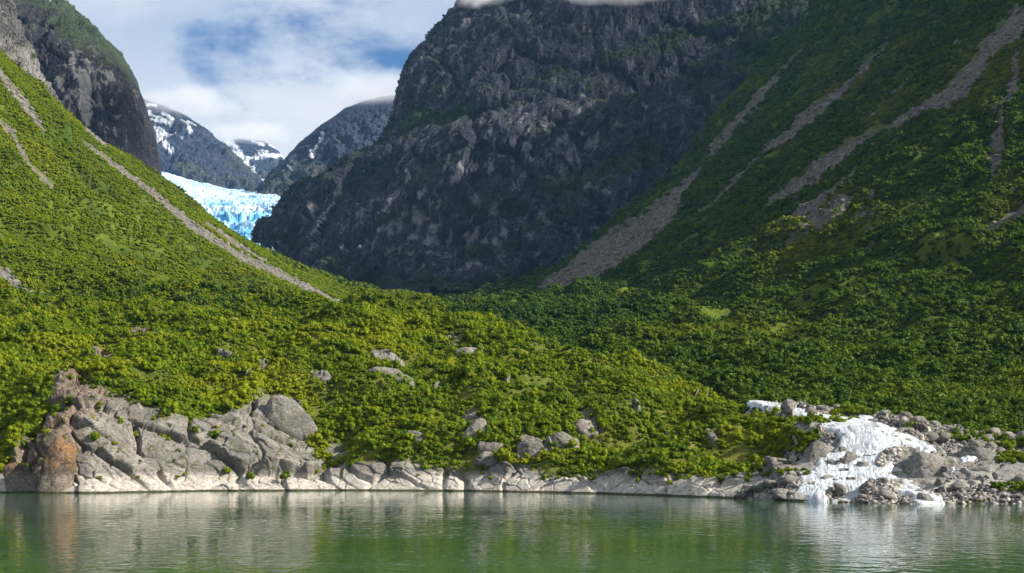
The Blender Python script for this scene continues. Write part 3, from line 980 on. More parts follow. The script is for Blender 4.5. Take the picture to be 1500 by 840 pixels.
def build_river():
    us = [1020, 1100, 1200, 1280, 1340, 1420, 1500, 1900]
    sh = [(u, float(shore_y(u))) for u in us]
    r0 = [(u, HZ + F * (CH + 4) / (y - 6), y - 6) for u, y in sh]
    r1 = [(u, HZ + F * (CH - 0.15) / y, y) for u, y in sh]
    r2 = row(us, [(1020, 714), (1200, 712), (1340, 716), (1500, 716), (1900, 712)], [(1020, 360), (1200, 343), (1340, 334), (1500, 332), (1900, 330)])
    r3 = row(us, [(1020, 692), (1200, 687), (1300, 684), (1400, 692), (1500, 690), (1900, 690)], [(1020, 372), (1200, 354), (1300, 350), (1400, 344), (1500, 342), (1900, 338)])
    r4 = row(us, [(1020, 655), (1200, 640), (1280, 632), (1350, 650), (1450, 664), (1550, 670), (1900, 670)], [(1020, 395), (1200, 375), (1280, 368), (1350, 366), (1450, 360), (1900, 350)])
    r5 = row(us, [(1020, 615), (1200, 617), (1300, 624), (1400, 640), (1500, 655), (1900, 660)], [(1020, 430), (1200, 402), (1300, 394), (1400, 386), (1500, 376), (1900, 360)])
    r6 = row(us, [(1020, 588), (1100, 588), (1180, 594), (1250, 606), (1350, 622), (1500, 646), (1900, 655)], [(1020, 470), (1100, 455), (1250, 432), (1350, 416), (1500, 396), (1900, 372)])
    r7 = [(u, v + 14, y + 60) for u, v, y in r6]
    rows = [r0, r1, r2, r3, r4, r5, r6, r7]
    nts = [5, 30, 34, 60, 34, 34, 8]
    P = loft(rows, 720, nts, 0.012)
    T, S = P.shape[:2]
    u, v = px(P)
    uf, vf = u.ravel(), v.ravel()
    Q = P.reshape(-1, 3)
    N = gnormals(P).reshape(-1, 3)
    w = fbm(Q, 5, 4, .55, 130)
    drop = np.clip((np.interp(vf, [560, 590, 612, 632, 655, 728, 760], [1040, 1104, 1158, 1200, 1208, 1072, 1030]) - uf) * 0.16, 0, 14)
    rv = np.full(len(Q), -1e9)
    for pl in RIVERS:
        rv = np.maximum(rv, poly_dist(uf, vf, pl))
    inr = sstep(-6, 4, rv + w * 16)
    A = np.array([[0.8, 0, 0.5], [0, 1, 0], [-0.5, 0, 0.95]])
    q = Q @ A.T + np.stack([fbm(Q, 10, 3, .5, 131), fbm(Q, 10, 3, .5, 132), fbm(Q, 10, 3, .5, 133)], 1) * 2
    v1, t1, c1 = cells(q, (12, 10, 5.5), 12)
    v2, t2, c2 = cells(Q, 2.0, 13)
    v3, t3, c3 = cells(Q, 1.0, 14)
    rock = (v1 - .5) * 2.6 + t1 * 3.4 - sstep(.09, 0, c1) * 1.0
    cob = sstep(0, .5, c2) * 0.9 * v2 + sstep(0, .5, c3) * 0.5 * v3
    up = sstep(-2, 3, Q[:, 2])
    slab = sstep(-12, 12, poly_dist(uf, vf, [(1290, 700, 10), (1350, 690, 26), (1440, 690, 22), (1500, 690, 26), (1600, 690, 26)]) + fbm(Q, 9, 3, .5, 136) * 16)
    slab = np.maximum(slab, sstep(-8, 8, poly_dist(uf, vf, [(1330, 672, 12), (1400, 672, 14)])))
    slab = np.maximum(slab, sstep(1235, 1215, uf) * sstep(640, 652, vf) * sstep(700, 685, vf) * 0.8)
    d = rock * (1 - inr * 0.45) + cob * (1 - slab) * (1 - inr) - inr * (0.15 + 0.8 * sstep(390, 405, Q[:, 1])) + inr * fbm(Q, (3.5, 3.5, 1.6), 4, .55, 147) * 0.7 * sstep(405, 385, Q[:, 1])
    Q[:, 2] -= drop
    P2 = (Q + N * (d * up)[:, None]).reshape(T, S, 3)
    # flow lines fan down the fall
    wob = fbm(Q, 14, 3, .5, 145) * 14
    across = uf + wob + (vf - 690) * np.where(uf < 1262, 0.22, -0.75) * (vf > 690)
    along = vf * 2.2 + wob
    # white water: its own sheet, sinking below the bed outside the channels
    hw = -1.5 + 1.82 * sstep(-6, 4, rv + w * 14) + (fbm(Q, (2.2, 4, 3), 4, .6, 140) * 0.22 + fbm(np.stack([across * .14, along * .035, 0 * along], 1), 1.0, 4, .55, 141) * 0.28)
    W = (Q + N * hw[:, None])
    W[:, 2] = np.where(Q[:, 2] < 0.2, np.minimum(W[:, 2], -0.3 + 0.6 * inr), W[:, 2])
    o = grid_obj('river_bank', P2, M_GRAVEL, {'bare': slab}, kind='structure')
    o.data.materials.append(M_SLAB)
    sl = (slab.reshape(T, S)[:-1, :-1] > 0.5).ravel().astype(np.int32)
    o.data.polygons.foreach_set('material_index', sl)
    keep = (rv.reshape(T, S) > -14) & (drop.reshape(T, S) < 1.2)
    fm = (keep[:-1, :-1] & keep[1:, 1:]).ravel()
    F_ = grid_faces(T, S)[fm]
    used = np.unique(F_)
    remap = np.zeros(len(Q), np.int32)
    remap[used] = np.arange(len(used))
    link('river_water', mesh_from('river_water', W[used], remap[F_], M_FOAM, {'along': along[used], 'across': across[used]}), kind='structure')
    return P2, inr.reshape(T, S), slab.reshape(T, S)


KN, KN_B = build_knoll()
LS, LS_B = build_left_slope()
RS, RS_B = build_right_slope()
CL, CL_V = build_cliff()
build_left_mountains()
VF, VF_B = build_far()
RB, RB_IN, RB_SL = build_river()

# ------------------------------------------------------------------ shrub shapes
def shrub_arrays(seed, nleaf=720, leaf=0.085, lobes=13):
    """unit shrub (about 1 wide, 0.8 tall): leaf faces on the skins of several lobes over dark inner lumps"""
    r = np.random.default_rng(seed)
    V, Fc = [], []
    ctr = []
    for k in range(lobes):
        a = r.uniform(0, 6.283)
        d = r.uniform(0.05, 0.42) if k else 0
        ctr.append((math.cos(a) * d, math.sin(a) * d, r.uniform(0.12, 0.62) * (1 - d * .6) if k else 0.45, r.uniform(0.10, 0.27)))
    for (cx, cy_, cz, rad) in ctr:
        dirs = r.normal(size=(nleaf // lobes, 3))
        dirs /= np.linalg.norm(dirs, axis=1)[:, None]
        dirs[:, 2] = np.where(dirs[:, 2] < -0.3, -dirs[:, 2], dirs[:, 2])
        for dv in dirs:
            p = np.array([cx, cy_, cz]) + dv * rad * np.array([1, 1, 0.95]) * r.uniform(0.72, 1.30)
            n = dv * 1.5 + r.normal(size=3) * 0.50 + np.array([0, 0, 0.35])
            n /= np.linalg.norm(n)
            t1 = np.cross(n, r.normal(size=3))
            t1 /= np.linalg.norm(t1)
            t2 = np.cross(n, t1)
            s1, s2 = leaf * r.uniform(0.5, 1.1), leaf * r.uniform(0.35, 0.75)
            i = len(V)
            V += [p - t1 * s1 * .5, p + t2 * s2 * .5, p + t1 * s1 * .5, p - t2 * s2 * .5]
            Fc.append([i, i + 1, i + 2, i + 3])
        # inner lump: a low-poly dome
        i = len(V)
        nr, ns = 3, 6
        for a in range(nr + 1):
            th = math.pi * a / nr
            for b in range(ns):
                ph = 6.283 * b / ns
                rr = rad * 0.80
                V.append(np.array([cx + math.sin(th) * math.cos(ph) * rr, cy_ + math.sin(th) * math.sin(ph) * rr, cz + math.cos(th) * rr]))
        for a in range(nr):
            for b in range(ns):
                b2 = (b + 1) % ns
                Fc.append([i + a * ns + b, i + (a + 1) * ns + b, i + (a + 1) * ns + b2, i + a * ns + b2])
    # skirts down to the ground
    for k in range(5):
        a = r.uniform(0, 6.283)
        i = len(V)
        V += [np.array([0.02 * math.cos(a), 0.02 * math.sin(a), -0.12]), np.array([0.02 * math.cos(a + 2), 0.02 * math.sin(a + 2), -0.12]),
              np.array([0.22 * math.cos(a) + .01, 0.22 * math.sin(a), 0.4]), np.array([0.22 * math.cos(a), 0.22 * math.sin(a) + .01, 0.4])]
        Fc.append([i, i + 1, i + 2, i + 3])
    return np.array(V), np.array(Fc)


SHRUBS = [shrub_arrays(200 + k) for k in range(6)]
SHRUBS_FAR = [shrub_arrays(300 + k, 150, 0.20, 6) for k in range(5)]


def scatter(P, dens, n, rng, vis=None):
    """random points on a grid surface, chance by area x dens"""
    A = np.linalg.norm(np.cross(P[1:, :-1] - P[:-1, :-1], P[:-1, 1:] - P[:-1, :-1]), axis=2)
    w = (A * dens[:-1, :-1]).ravel()
    cs = np.cumsum(w)
    k = np.searchsorted(cs, rng.uniform(0, cs[-1], n))
    k = np.minimum(k, len(w) - 1)
    i, j = np.unravel_index(k, A.shape)
    a, b = rng.uniform(size=n)[:, None], rng.uniform(size=n)[:, None]
    p = P[i, j] * (1 - a) * (1 - b) + P[i + 1, j] * a * (1 - b) + P[i, j + 1] * (1 - a) * b + P[i + 1, j + 1] * a * b
    return p


def thin(p, size, gap):
    """drop points nearer than gap x size to an already kept one (grid hash)"""
    order = np.argsort(-size)
    keep = []
    cell = {}
    for k in order:
        s = gap * size[k]
        c = (int(p[k, 0] // 6), int(p[k, 1] // 6))
        ok = True
        for dx in (-1, 0, 1):
            for dy in (-1, 0, 1):
                for q in cell.get((c[0] + dx, c[1] + dy), ()):
                    if (p[q, 0] - p[k, 0]) ** 2 + (p[q, 1] - p[k, 1]) ** 2 < s * s:
                        ok = False
                        break
        if ok:
            cell.setdefault(c, []).append(k)
            keep.append(k)
    return np.array(keep)


def make_scatter_tree():
    ng = bpy.data.node_groups.new('scatter_over_ground', 'GeometryNodeTree')
    ng.interface.new_socket('Geometry', in_out='INPUT', socket_type='NodeSocketGeometry')
    ng.interface.new_socket('Geometry', in_out='OUTPUT', socket_type='NodeSocketGeometry')
    n, l = ng.nodes, ng.links
    gi, go = n.new('NodeGroupInput'), n.new('NodeGroupOutput')

    def named(name, typ):
        nd = n.new('GeometryNodeInputNamedAttribute')
        nd.data_type = typ
        nd.inputs['Name'].default_value = name
        return [s for s in nd.outputs if s.enabled and s.name == 'Attribute'][0]

    def eq(sock, val):
        nd = n.new('FunctionNodeCompare')
        nd.data_type = 'INT'
        nd.operation = 'EQUAL'
        ins = [s for s in nd.inputs if s.enabled]
        l.new(sock, ins[0])
        ins[1].default_value = val
        return nd.outputs[0]

    kind = named('kind_id', 'INT')
    var = named('variant', 'INT')
    size = named('size', 'FLOAT_VECTOR')
    turn = named('turn', 'FLOAT_VECTOR')
    sp = n.new('GeometryNodeSeparateGeometry')
    sp.domain = 'POINT'
    l.new(gi.outputs[0], sp.inputs[0])
    l.new(eq(kind, -1), sp.inputs['Selection'])
    mp = n.new('GeometryNodeMeshToPoints')
    l.new(sp.outputs[0], mp.inputs[0])
    join = n.new('GeometryNodeJoinGeometry')
    for k in range(6):
        s2 = n.new('GeometryNodeSeparateGeometry')
        s2.domain = 'POINT'
        l.new(gi.outputs[0], s2.inputs[0])
        l.new(eq(kind, k), s2.inputs['Selection'])
        iop = n.new('GeometryNodeInstanceOnPoints')
        l.new(mp.outputs[0], iop.inputs['Points'])
        l.new(eq(var, k), iop.inputs['Selection'])
        l.new(s2.outputs[0], iop.inputs['Instance'])
        l.new(turn, iop.inputs['Rotation'])
        l.new(size, iop.inputs['Scale'])
        l.new(iop.outputs[0], join.inputs[0])
    l.new(join.outputs[0], go.inputs[0])
    return ng


SCATTER = make_scatter_tree()


def stuff(name, protos, pts, size, turn, variant, mat, label, cat, smooth_=True):
    V = [pts]
    n0 = len(pts)
    kid = [np.full(n0, -1)]
    off = n0
    Fs = []
    for k, (pv, pf) in enumerate(protos):
        V.append(pv)
        kid.append(np.full(len(pv), k))
        Fs.append(pf + off)
        off += len(pv)
    me = mesh_from(name, np.concatenate(V), np.concatenate(Fs), mat, None, smooth_)
    nv = off

    def put(nm, typ, field, arr, w):
        a = me.attributes.new(nm, typ, 'POINT')
        full = np.zeros((nv, w), np.float32 if typ != 'INT' else np.int32)
        full[:len(arr)] = np.asarray(arr).reshape(len(arr), w)
        a.data.foreach_set(field, full.ravel())
    put('kind_id', 'INT', 'value', np.concatenate(kid), 1)
    put('variant', 'INT', 'value', variant, 1)
    put('size', 'FLOAT_VECTOR', 'vector', size, 3)
    put('turn', 'FLOAT_VECTOR', 'vector', turn, 3)
    o = link(name, me, kind='stuff', label=label, category=cat)
    md = o.modifiers.new('scatter', 'NODES')
    md.node_group = SCATTER
    return o


def shrub_stuff(name, protos, p, s, mat, label, rng, cat='shrubs', flat=1.0):
    n = len(p)
    sz = np.stack([s * rng.uniform(.85, 1.2, n), s * rng.uniform(.85, 1.2, n), s * flat * rng.uniform(.7, 1.15, n)], 1)
    tn = np.stack([rng.uniform(-.15, .15, n), rng.uniform(-.15, .15, n), rng.uniform(0, 6.28, n)], 1)
    stuff(name, protos, p, sz, tn, rng.integers(0, len(protos), n), mat, label, cat)


# ------------------------------------------------------------------ shrubs on the knoll: the largest in view as things, the rest as cover
rk = np.random.default_rng(5)
dens = np.clip(1 - KN_B, 0, 1) + 0.025
dens[KN[..., 2] < 2.2] = 0
p = scatter(KN, dens, 95000, rk)
u_, v_ = px(p)
keep = (u_ > -330) & (p[:, 2] > 2.5)
keep &= rk.uniform(size=len(p)) < 0.25 + sstep(-0.30, 0.05, fbm(p, 16, 4, .6, 151))
p = p[keep]
n_ = fbm(p, 26, 3, .5, 150)
s_ = np.exp(rk.normal(0, .42, len(p))) * (1.4 + 1.5 * np.clip(n_ + 0.2, -0.4, 1))
u_, v_ = px(p)
s_ = s_ * (1 - 0.40 * sstep(1000, 1180, u_))
s_ = np.where((u_ < 70) & (v_ > 500), s_ * 1.35, s_)          # the tall thicket on the left edge
s_ = np.clip(s_, 0.8, 4.8)
k_ = thin(p, s_, 0.33)
p, s_ = p[k_], s_[k_]
u_, v_ = px(p)
inview = (u_ > 0) & (u_ < 1500) & (p[:, 1] < 600)
rank = np.argsort(-(s_ / p[:, 1]) * inview)
big = rank[:296]
rest = np.setdiff1d(np.arange(len(p)), big)
shrub_stuff('shrub_cover', SHRUBS, p[rest] - [0, 0, .12], s_[rest], M_LEAF, 'dense green alder shrubs covering the low knoll above the shore', rk)
SH_ME = [mesh_from('shrub', v, f, M_LEAF) for v, f in SHRUBS]
first = []
for k in range(6):
    first.append(bpy.data.objects.new('shrub', SH_ME[k]))
for c, k in enumerate(big):
    o = first[c % 6] if c < 6 else first[c % 6].copy()
    C.objects.link(o)
    o.location = p[k] - np.array([0, 0, .12])
    o.rotation_euler = (0, 0, rk.uniform(0, 6.28))
    o.scale = (s_[k], s_[k] * rk.uniform(.85, 1.15), s_[k] * rk.uniform(.8, 1.1))
    o['label'] = 'large leafy green alder shrub growing among others on the low knoll'
    o['category'] = 'shrub'
    o['group'] = 'large alder shrubs on the knoll'


def far_cover(name, P, bare, n, smin, smax, y0, y1, mat, label, seed, flat=.8, cut=None):
    r = np.random.default_rng(seed)
    d = np.clip(1 - bare * 1.02, 0, 1) / np.maximum(P[..., 1] / 900, .5) ** 1.1
    if cut is not None:
        d = d * cut
    q = scatter(P, d, n, r)
    q = q[r.uniform(size=n) < 0.22 + sstep(-.28, .05, fbm(q, 34, 4, .6, seed + 3))]
    uu, vv = px(q)
    ok = (uu > -300) & (uu < np.where(q[:, 1] < 900, 2150, 1780)) & (vv > -150)
    q = q[ok]
    g = fbm(q, 60, 3, .5, seed)
    s = (smin + (smax - smin) * np.clip((q[:, 1] - y0) / (y1 - y0), 0, 1)) * np.exp(r.normal(0, .46, len(q))) * (1 + .5 * g)
    s = np.minimum(s, 1.55 * (smin + (smax - smin) * np.clip((q[:, 1] - y0) / (y1 - y0), 0, 1)))
    shrub_stuff(name, SHRUBS_FAR, q - [0, 0, .3], s, mat, label, r, 'shrubs', flat)


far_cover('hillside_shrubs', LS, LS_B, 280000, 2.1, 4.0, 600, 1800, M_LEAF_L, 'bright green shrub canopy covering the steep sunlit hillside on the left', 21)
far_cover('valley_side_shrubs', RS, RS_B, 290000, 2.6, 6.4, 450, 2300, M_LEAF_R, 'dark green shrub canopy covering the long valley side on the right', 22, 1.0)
far_cover('hollow_shade_shrubs', LS, LS_B, 4600, 3.4, 4.4, 600, 800, M_LEAF_R, 'shrubs coloured dark for shade in the hollow where the left hillside meets the knoll', 26, 1.0, sstep(640, 665, LS[..., 1]) * sstep(880, 800, LS[..., 1]))  # dark leaf band painting the shaded trough behind the knoll crest
far_cover('ridge_shade_shrubs', LS, LS_B, 14000, 4.0, 5.0, 1500, 1900, M_LEAF_D, 'shrubs coloured darker for shade along the far edge of the left hillside', 27, 1.0, sstep(1610, 1680, LS[..., 1]))  # darkest leaves paint the shaded side of the ridge
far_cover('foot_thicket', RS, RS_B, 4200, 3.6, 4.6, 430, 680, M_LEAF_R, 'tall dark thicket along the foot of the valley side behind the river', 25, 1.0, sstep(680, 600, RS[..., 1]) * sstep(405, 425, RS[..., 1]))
RS_U = px(RS)[0]
far_cover('valley_thicket', RS, RS_B, 5200, 4.0, 6.0, 650, 1200, M_LEAF_D, 'dark green thicket on the valley floor just behind the crest of the knoll', 28, 1.0,
          sstep(520, 600, RS_U) * sstep(980, 860, RS_U) * sstep(650, 700, RS[..., 1]) * sstep(1150, 1000, RS[..., 1]))
far_cover('valley_floor_shrubs', VF, VF_B, 5000, 7, 8, 1500, 2500, M_LEAF_R, 'small dark green shrubs on the valley floor below the mountain', 23)
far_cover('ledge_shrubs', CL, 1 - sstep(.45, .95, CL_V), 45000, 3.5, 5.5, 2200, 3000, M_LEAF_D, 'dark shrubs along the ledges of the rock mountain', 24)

# ------------------------------------------------------------------ rocks
def ico(sub):
    bm = bmesh.new()
    bmesh.ops.create_icosphere(bm, subdivisions=sub, radius=1.0)
    v = np.array([x.co[:] for x in bm.verts])
    f = np.array([[w.index for w in x.verts] for x in bm.faces])
    bm.free()
    return v, f


ICO5, ICO4, ICO2 = ico(5), ico(4), ico(2)


def rock_arrays(seed, base=ICO4, planes=7, power=22, rough=0.035, cracks=0.045):
    r = np.random.default_rng(seed)
    d, f = base
    n = r.normal(size=(planes, 3))
    n[:, 2] *= 0.8
    n /= np.linalg.norm(n, axis=1)[:, None]
    h = r.uniform(0.68, 1.05, planes)
    a = r.uniform(-.5, .5)
    ca, sa = math.cos(a), math.sin(a)
    w = np.array([(0.62 * ca, 0.62 * sa - .25, 0.70), (-0.80 * ca, -0.80 * sa - .15, 0.35), (0.25, -0.80, 0.50)])
    n = np.concatenate([n, w / np.linalg.norm(w, axis=1)[:, None]])
    h = np.concatenate([h, [r.uniform(.66, .92), r.uniform(.78, .98), r.uniform(.62, .92)]])
    n = np.concatenate([n, [(0, 0, 1), (0, 0, -1), (1, 0, 0), (-1, 0, 0), (0, 1, 0), (0, -1, 0)]])
    h = np.concatenate([h, [0.95, 1.0, 1.0, 1.0, 1.0, 1.0]])
    x = np.maximum(d @ n.T, 0) / h
    rad = (x ** power).sum(1) ** (-1.0 / power)
    n2 = r.normal(size=(34, 3))
    n2 /= np.linalg.norm(n2, axis=1)[:, None]
    k = np.argmax(d @ n2.T, axis=0)
    sup = (d[:, None, :] * rad[:, None, None] * n2[None]).sum(2).max(0) * r.uniform(.84, .985, 34)
    x2 = np.maximum(d @ n2.T, 0) / sup
    rad = ((1 / rad) ** 40 + (x2 ** 40).sum(1)) ** (-1.0 / 40)
    v = d * rad[:, None]
    q = v + seed * 3.1
    rad2 = 1 + fbm(q, 0.9, 3, .5, seed % 13) * rough * 1.6 + fbm(q, .25, 3, .55, seed % 7) * rough * 0.6
    if cracks:
        c = cells(q @ np.array([[1, 0, .5], [0, 1, 0], [-.6, 0, 1]]), (0.62, 0.62, .42), seed % 5)
        rad2 -= sstep(.07, 0, c[2]) * cracks * 1.2
        rad2 += (c[0] - .5) * cracks * 1.3
    return v * rad2[:, None], f


GRIDS = [KN, RB]
PICK = [(px(g), g) for g in GRIDS]


def pick(u, v, tol=4.0):
    """front-most terrain point seen near photo pixel (u, v)"""
    best = None
    for (gu, gv), g in PICK:
        m = (np.abs(gu - u) < tol) & (np.abs(gv - v) < tol) & (g[..., 1] > 200)
        if m.any():
            q = g[m]
            q = q[np.argmin(q[:, 1])]
            if best is None or q[1] < best[1]:
                best = q
    return best


def put_rock(seed, u, vb, w, h, tilt, label, mat=None, depth=0.7, name='boulder', cat='rock', sink=0.52, base=ICO5, planes=7, power=16, turn=0, group=None):
    """a rock whose foot is at photo pixel (u, vb), w x h pixels large"""
    q = pick(u, vb)
    if q is None:
        q = pick(u, vb, 14)
    if q is None:
        return None
    m = q[1] / F
    V, f = rock_arrays(seed, base, planes, power)
    W, H = w * m, h * m
    V = V * np.array([W * .58, W * .5 * depth, H * (0.5 + sink)])
    a = math.radians(tilt)
    R = np.array([[math.cos(a), 0, math.sin(a)], [0, 1, 0], [-math.sin(a), 0, math.cos(a)]])
    b = math.radians(turn)
    R = np.array([[math.cos(b), -math.sin(b), 0], [math.sin(b), math.cos(b), 0], [0, 0, 1]]) @ R
    V = V @ R.T
    me = mesh_from(name, V, f, mat or M_ROCK)
    o = link(name, me, label=label, category=cat)
    o.location = (q[0], q[1] + W * .30 * depth, q[2] + H * 0.5 - H * sink)
    if group:
        o['group'] = group
    return o


ROCKS = [
    # seed, u, foot v, w, h, tilt, label, material
    (1, 26, 724, 50, 48, -12, 'low rusty brown rock at the waterline, farthest left of the shore rocks', M_RUST),
    (2, 72, 722, 44, 92, 8, 'tall brown and orange rock standing at the waterline right of the low rusty rock', M_RUST),
    (8, 412, 622, 84, 50, -6, 'big smooth grey boulder perched on the slope above the shore slabs', None),
    (27, 694, 640, 46, 46, 34, 'steep grey slab in the bushes, leftmost outcrop low on the middle knoll', None),
    (28, 782, 662, 60, 26, 16, 'rounded speckled outcrop in the bushes just right of the steep grey slab', None),
    (29, 862, 628, 46, 24, 14, 'grey outcrop in the bushes on the right part of the knoll', None),
    (30, 828, 652, 46, 24, 40, 'tilted grey ledge in the bushes between two outcrops', None),
    (31, 575, 550, 70, 22, 10, 'flat grey outcrop with a pale edge high on the knoll', None),
    (32, 685, 514, 40, 14, 6, 'small pale outcrop near the top of the knoll', None),
    (33, 724, 672, 56, 18, 8, 'low mossy slab half hidden under bushes just above the pale shoreline band', None),
    # river mouth
    (51, 1368, 690, 96, 32, 10, 'smooth grey dome of rock between the two white streams', M_BOULDER),
    (56, 1195, 668, 34, 30, 14, 'dark grey rock at the left side of the waterfall under the bushes', M_BOULDER),
    (58, 1152, 600, 20, 13, 20, 'pale block standing beside the upper stream', M_BOULDER),
    (59, 1186, 604, 16, 12, -10, 'dark pointed stone beside the upper stream', M_BOULDER),
    (60, 1265, 686, 22, 11, 12, 'dark wet stone in the foam under the waterfall', M_BOULDER),
    (61, 1300, 690, 24, 10, 8, 'brown stone at the right foot of the waterfall', M_BOULDER),
    (62, 1362, 732, 26, 12, 14, 'brown rounded stone in the small right stream', M_BOULDER),
    (66, 1232, 662, 14, 12, 0, 'small dark wet rock showing in the left half of the waterfall', M_BOULDER),
    (67, 1246, 674, 20, 16, 10, 'round grey wet rock at the foot of the waterfall', M_BOULDER),
    (68, 1316, 640, 20, 7, 4, 'thin dark stone lying across the upper right of the rapids', M_BOULDER),
    (69, 1336, 648, 18, 9, 8, 'dark stone at the right edge of the rapids', M_BOULDER),
    (70, 1212, 698, 26, 6, 4, 'thin line of wet stones in the lower white water', M_BOULDER),
    (63, 1440, 668, 60, 18, 8, 'pale flat slab above the thin stream near the right edge', M_BOULDER),
    (64, 1150, 727, 44, 13, 4, 'long pale flat stone among the rubble left of the river mouth', M_BOULDER),
]
for r in ROCKS:
    slope = 26 < r[0] < 34
    put_rock(r[0], r[1], r[2], r[3], r[4] * (0.72 if slope else 1), r[5], r[6], r[7], depth=0.75 if r[3] < 100 else 0.5, power=20 if r[4] > 60 else 26)

# rubble: the largest boulders as things, the rest as one cover of stones
rb = np.random.default_rng(9)
bd = (1 - RB_IN) * (1 - RB_SL * 0.97) + 0.006
bd[RB[..., 2] < -0.3] = 0
q = scatter(RB, bd, 16000, rb)
uu, vv = px(q)
ok = (uu > 1070) & (uu < 1720) & ~((uu < 1205) & (vv < 680))
q = q[ok]
sz = np.minimum(0.42 * rb.pareto(2.3, len(q)) + 0.40, 3.0)
uu, vv = px(q)
vis = (uu > 1070) & (uu < 1500)
order = np.argsort(-(sz * vis))
bigb, resb = order[:280], order[280:]
STONES = [rock_arrays(400 + k, ICO2, 7, 8, .05, 0) for k in range(6)]
n = len(resb)
stuff('river_stones', STONES, q[resb] + np.array([0, 0, .1]), np.stack([sz[resb] * .62, sz[resb] * .5, sz[resb] * .42], 1),
      np.stack([rb.uniform(-.4, .4, n), rb.uniform(-.4, .4, n), rb.uniform(0, 6.3, n)], 1), rb.integers(0, 6, n), M_BOULDER,
      'loose grey stones covering the banks of the river mouth', 'stones')
BO_ME = [mesh_from('river_boulder', *rock_arrays(500 + k, ico(3), 8, 10, .06, .03), M_BOULDER) for k in range(8)]
src = [bpy.data.objects.new('river_boulder', me) for me in BO_ME]
for c, k in enumerate(bigb):
    o = src[c] if c < 8 else src[c % 8].copy()
    C.objects.link(o)
    o.location = q[k] + np.array([0, 0, sz[k] * .12])
    o.rotation_euler = (rb.uniform(-.3, .3), rb.uniform(-.3, .4), rb.uniform(0, 6.3))
    o.scale = (sz[k] * .72, sz[k] * .58, sz[k] * .48)
    o['label'] = 'angular grey boulder lying in the rubble beside the rushing river mouth'
    o['category'] = 'boulder'
    o['group'] = 'boulders in the river rubble'

# loose stones lying in the slide tracks
def scree(name, P, bare, n, label, seed):
    r = np.random.default_rng(seed)
    q = scatter(P, sstep(.45, .9, bare) / np.maximum(P[..., 1] / 900, .5), n, r)
    z = np.minimum(0.9 * r.pareto(2.2, n) + 0.7, 5.0) * (.5 + q[:, 1] / 2200)
    stuff(name, STONES, q, np.stack([z * .6, z * .5, z * .45], 1), np.stack([r.uniform(-.5, .5, n), r.uniform(-.5, .5, n), r.uniform(0, 6.3, n)], 1),
          r.integers(0, 6, n), M_SCREE, label, 'stones')


scree('scree_stones', RS, RS_B, 26000, 'grey stones lying in the long slide tracks of the right valley side', 61)
scree('track_stones', LS, LS_B, 9000, 'pale stones lying in the thin tracks of the left hillside', 62)

# shrubs on the river banks
rs = np.random.default_rng(31)
pts, ss = [], []
for (cu, cv, au, av, nn, sm) in ((1210, 615, 46, 6, 70, 2.0), (1250, 604, 32, 5, 46, 2.6), (1420, 640, 60, 7, 60, 1.8), (1480, 668, 26, 8, 40, 1.7), (1482, 712, 26, 6, 40, 1.4),
                                 (1345, 676, 16, 3, 14, .9), (1350, 690, 30, 4, 24, 1.0), (1430, 737, 14, 3, 14, .8), (1170, 655, 30, 8, 40, 1.7), (1330, 622, 16, 4, 12, 1.2),
                                 (1130, 690, 40, 6, 30, 1.3), (1480, 650, 26, 5, 30, 2.0), (1160, 640, 40, 8, 40, 2.3), (1180, 690, 14, 5, 8, 1.0)):
    for k in range(nn):
        a, rr = rs.uniform(0, 6.28), math.sqrt(rs.uniform())
        qq = pick(cu + math.cos(a) * rr * au, cv + math.sin(a) * rr * av, 3)
        if qq is not None:
            pts.append(qq)
            ss.append(sm * rs.uniform(.6, 1.3))
pts, ss = np.array(pts), np.array(ss)
shrub_stuff('bank_shrubs', SHRUBS, pts - [0, 0, .15], ss, M_LEAF, 'low green shrubs between the boulders at the river mouth', rs)

# ------------------------------------------------------------------ the air between, the cloud lying on the summits, and unseen clouds added for shade
def box_mesh(name, x0, x1, y0, y1, z0, z1, mat):
    V = [(x, y, z) for z in (z0, z1) for y in (y0, y1) for x in (x0, x1)]
    Fq = [[0, 2, 3, 1], [4, 5, 7, 6], [0, 1, 5, 4], [2, 6, 7, 3], [0, 4, 6, 2], [1, 3, 7, 5]]
    return mesh_from(name, V, Fq, mat, None, False)


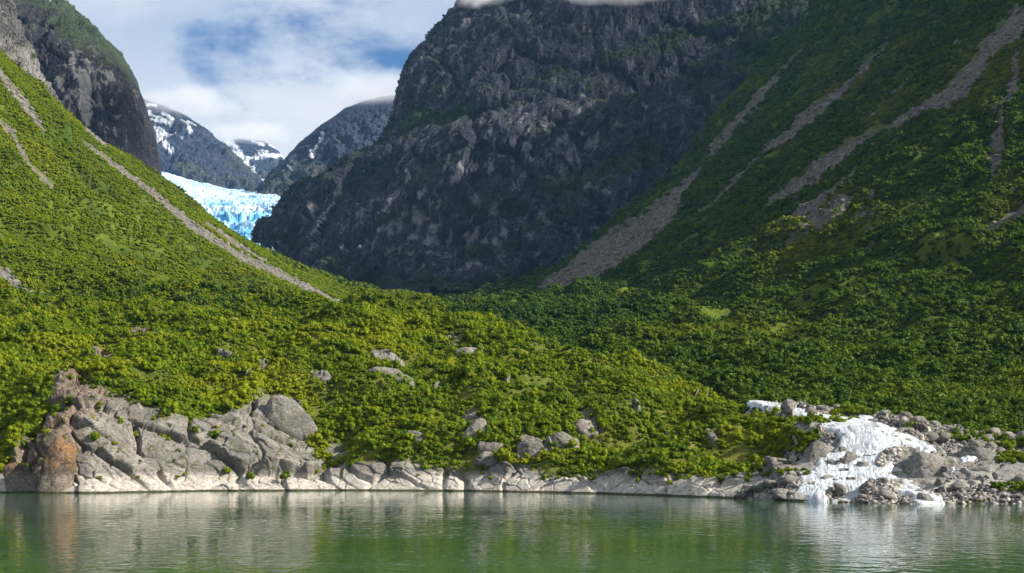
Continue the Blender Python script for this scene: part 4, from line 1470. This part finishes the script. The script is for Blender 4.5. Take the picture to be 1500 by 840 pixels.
m, t = new_mat('valley_air')
pv = t.add('ShaderNodeVolumePrincipled')
pv.inputs['Color'].default_value = (0.28, 0.56, 1.0, 1)
pv.inputs['Density'].default_value = 1.3e-5
pv.inputs['Anisotropy'].default_value = 0.0
t.out(None, pv.outputs[0])
top_z = max((o.matrix_world @ Vector(c)).z for o in C.objects if o.type == 'MESH' for c in o.bound_box)
link('haze', box_mesh('haze', -12100, 12100, -3100, 14600, -7.0, top_z + 20, m), kind='stuff')


def mat_cloud(name, dens, scale, seed):
    m, t = new_mat(name)
    co = t.add('ShaderNodeTexCoord').outputs['Object']
    ln = t.add('ShaderNodeVectorMath', operation='LENGTH')
    t.l.new(co, ln.inputs[0])
    p = t.pos()
    n = t.noise(t.vmul(p, (1, 1, 1.5)), scale, 5, 0.6, 0.6)
    f = t.math('SUBTRACT', t.math('ADD', t.ramp(ln.outputs['Value'], 1.0, 0.15), t.math('MULTIPLY', t.math('SUBTRACT', n, 0.5), 2.2)), 0.35)
    pv = t.add('ShaderNodeVolumePrincipled')
    pv.inputs['Color'].default_value = (0.98, 0.98, 0.99, 1)
    t.put(pv.inputs['Density'], t.math('MULTIPLY', t.math('MAXIMUM', f, 0.0), dens))
    pv.inputs['Anisotropy'].default_value = 0.35
    t.out(None, pv.outputs[0])
    return m


def cloud(u, v, y, rx, ry, rz, dens, scale, label):
    V, f = ICO2
    me = mesh_from('cloud', V, f, mat_cloud('cloud_vapour', dens, scale, 0))
    o = link('cloud', me, kind='stuff', label=label, category='cloud')
    c = at(u, v, y)
    o.location = c
    o.scale = (rx, ry, rz)


cloud(1500, -293, 2700, 950, 640, 150, 0.0075, 0.006, 'unseen cloud bank added on the right to shade the rock mountain')  # above the frame; added to keep sun off the central cliff
cloud(735, 2, 2890, 140, 70, 26, 0.060, 0.02, 'soft wisp of white cloud on the left shoulder of the rock mountain top')
cloud(890, -8, 2770, 200, 80, 26, 0.050, 0.018, 'long wisp of white cloud along the top edge of the rock mountain')
cloud(560, 130, 6280, 400, 520, 95, 0.0075, 0.005, 'pale mist on the summit of the blue mountain')
cloud(268, 150, 7560, 420, 520, 85, 0.0075, 0.005, 'pale mist on the summit of the snow patched mountain')
cloud(372, 196, 11500, 560, 600, 110, 0.005, 0.004, 'pale mist on the snowy far peak')
cloud(915, -460, 2350, 470, 420, 130, 0.014, 0.007, 'unseen cloud added high over the valley to shade the left mountain')  # above the frame; placed sunward so its shadow darkens the left mountain
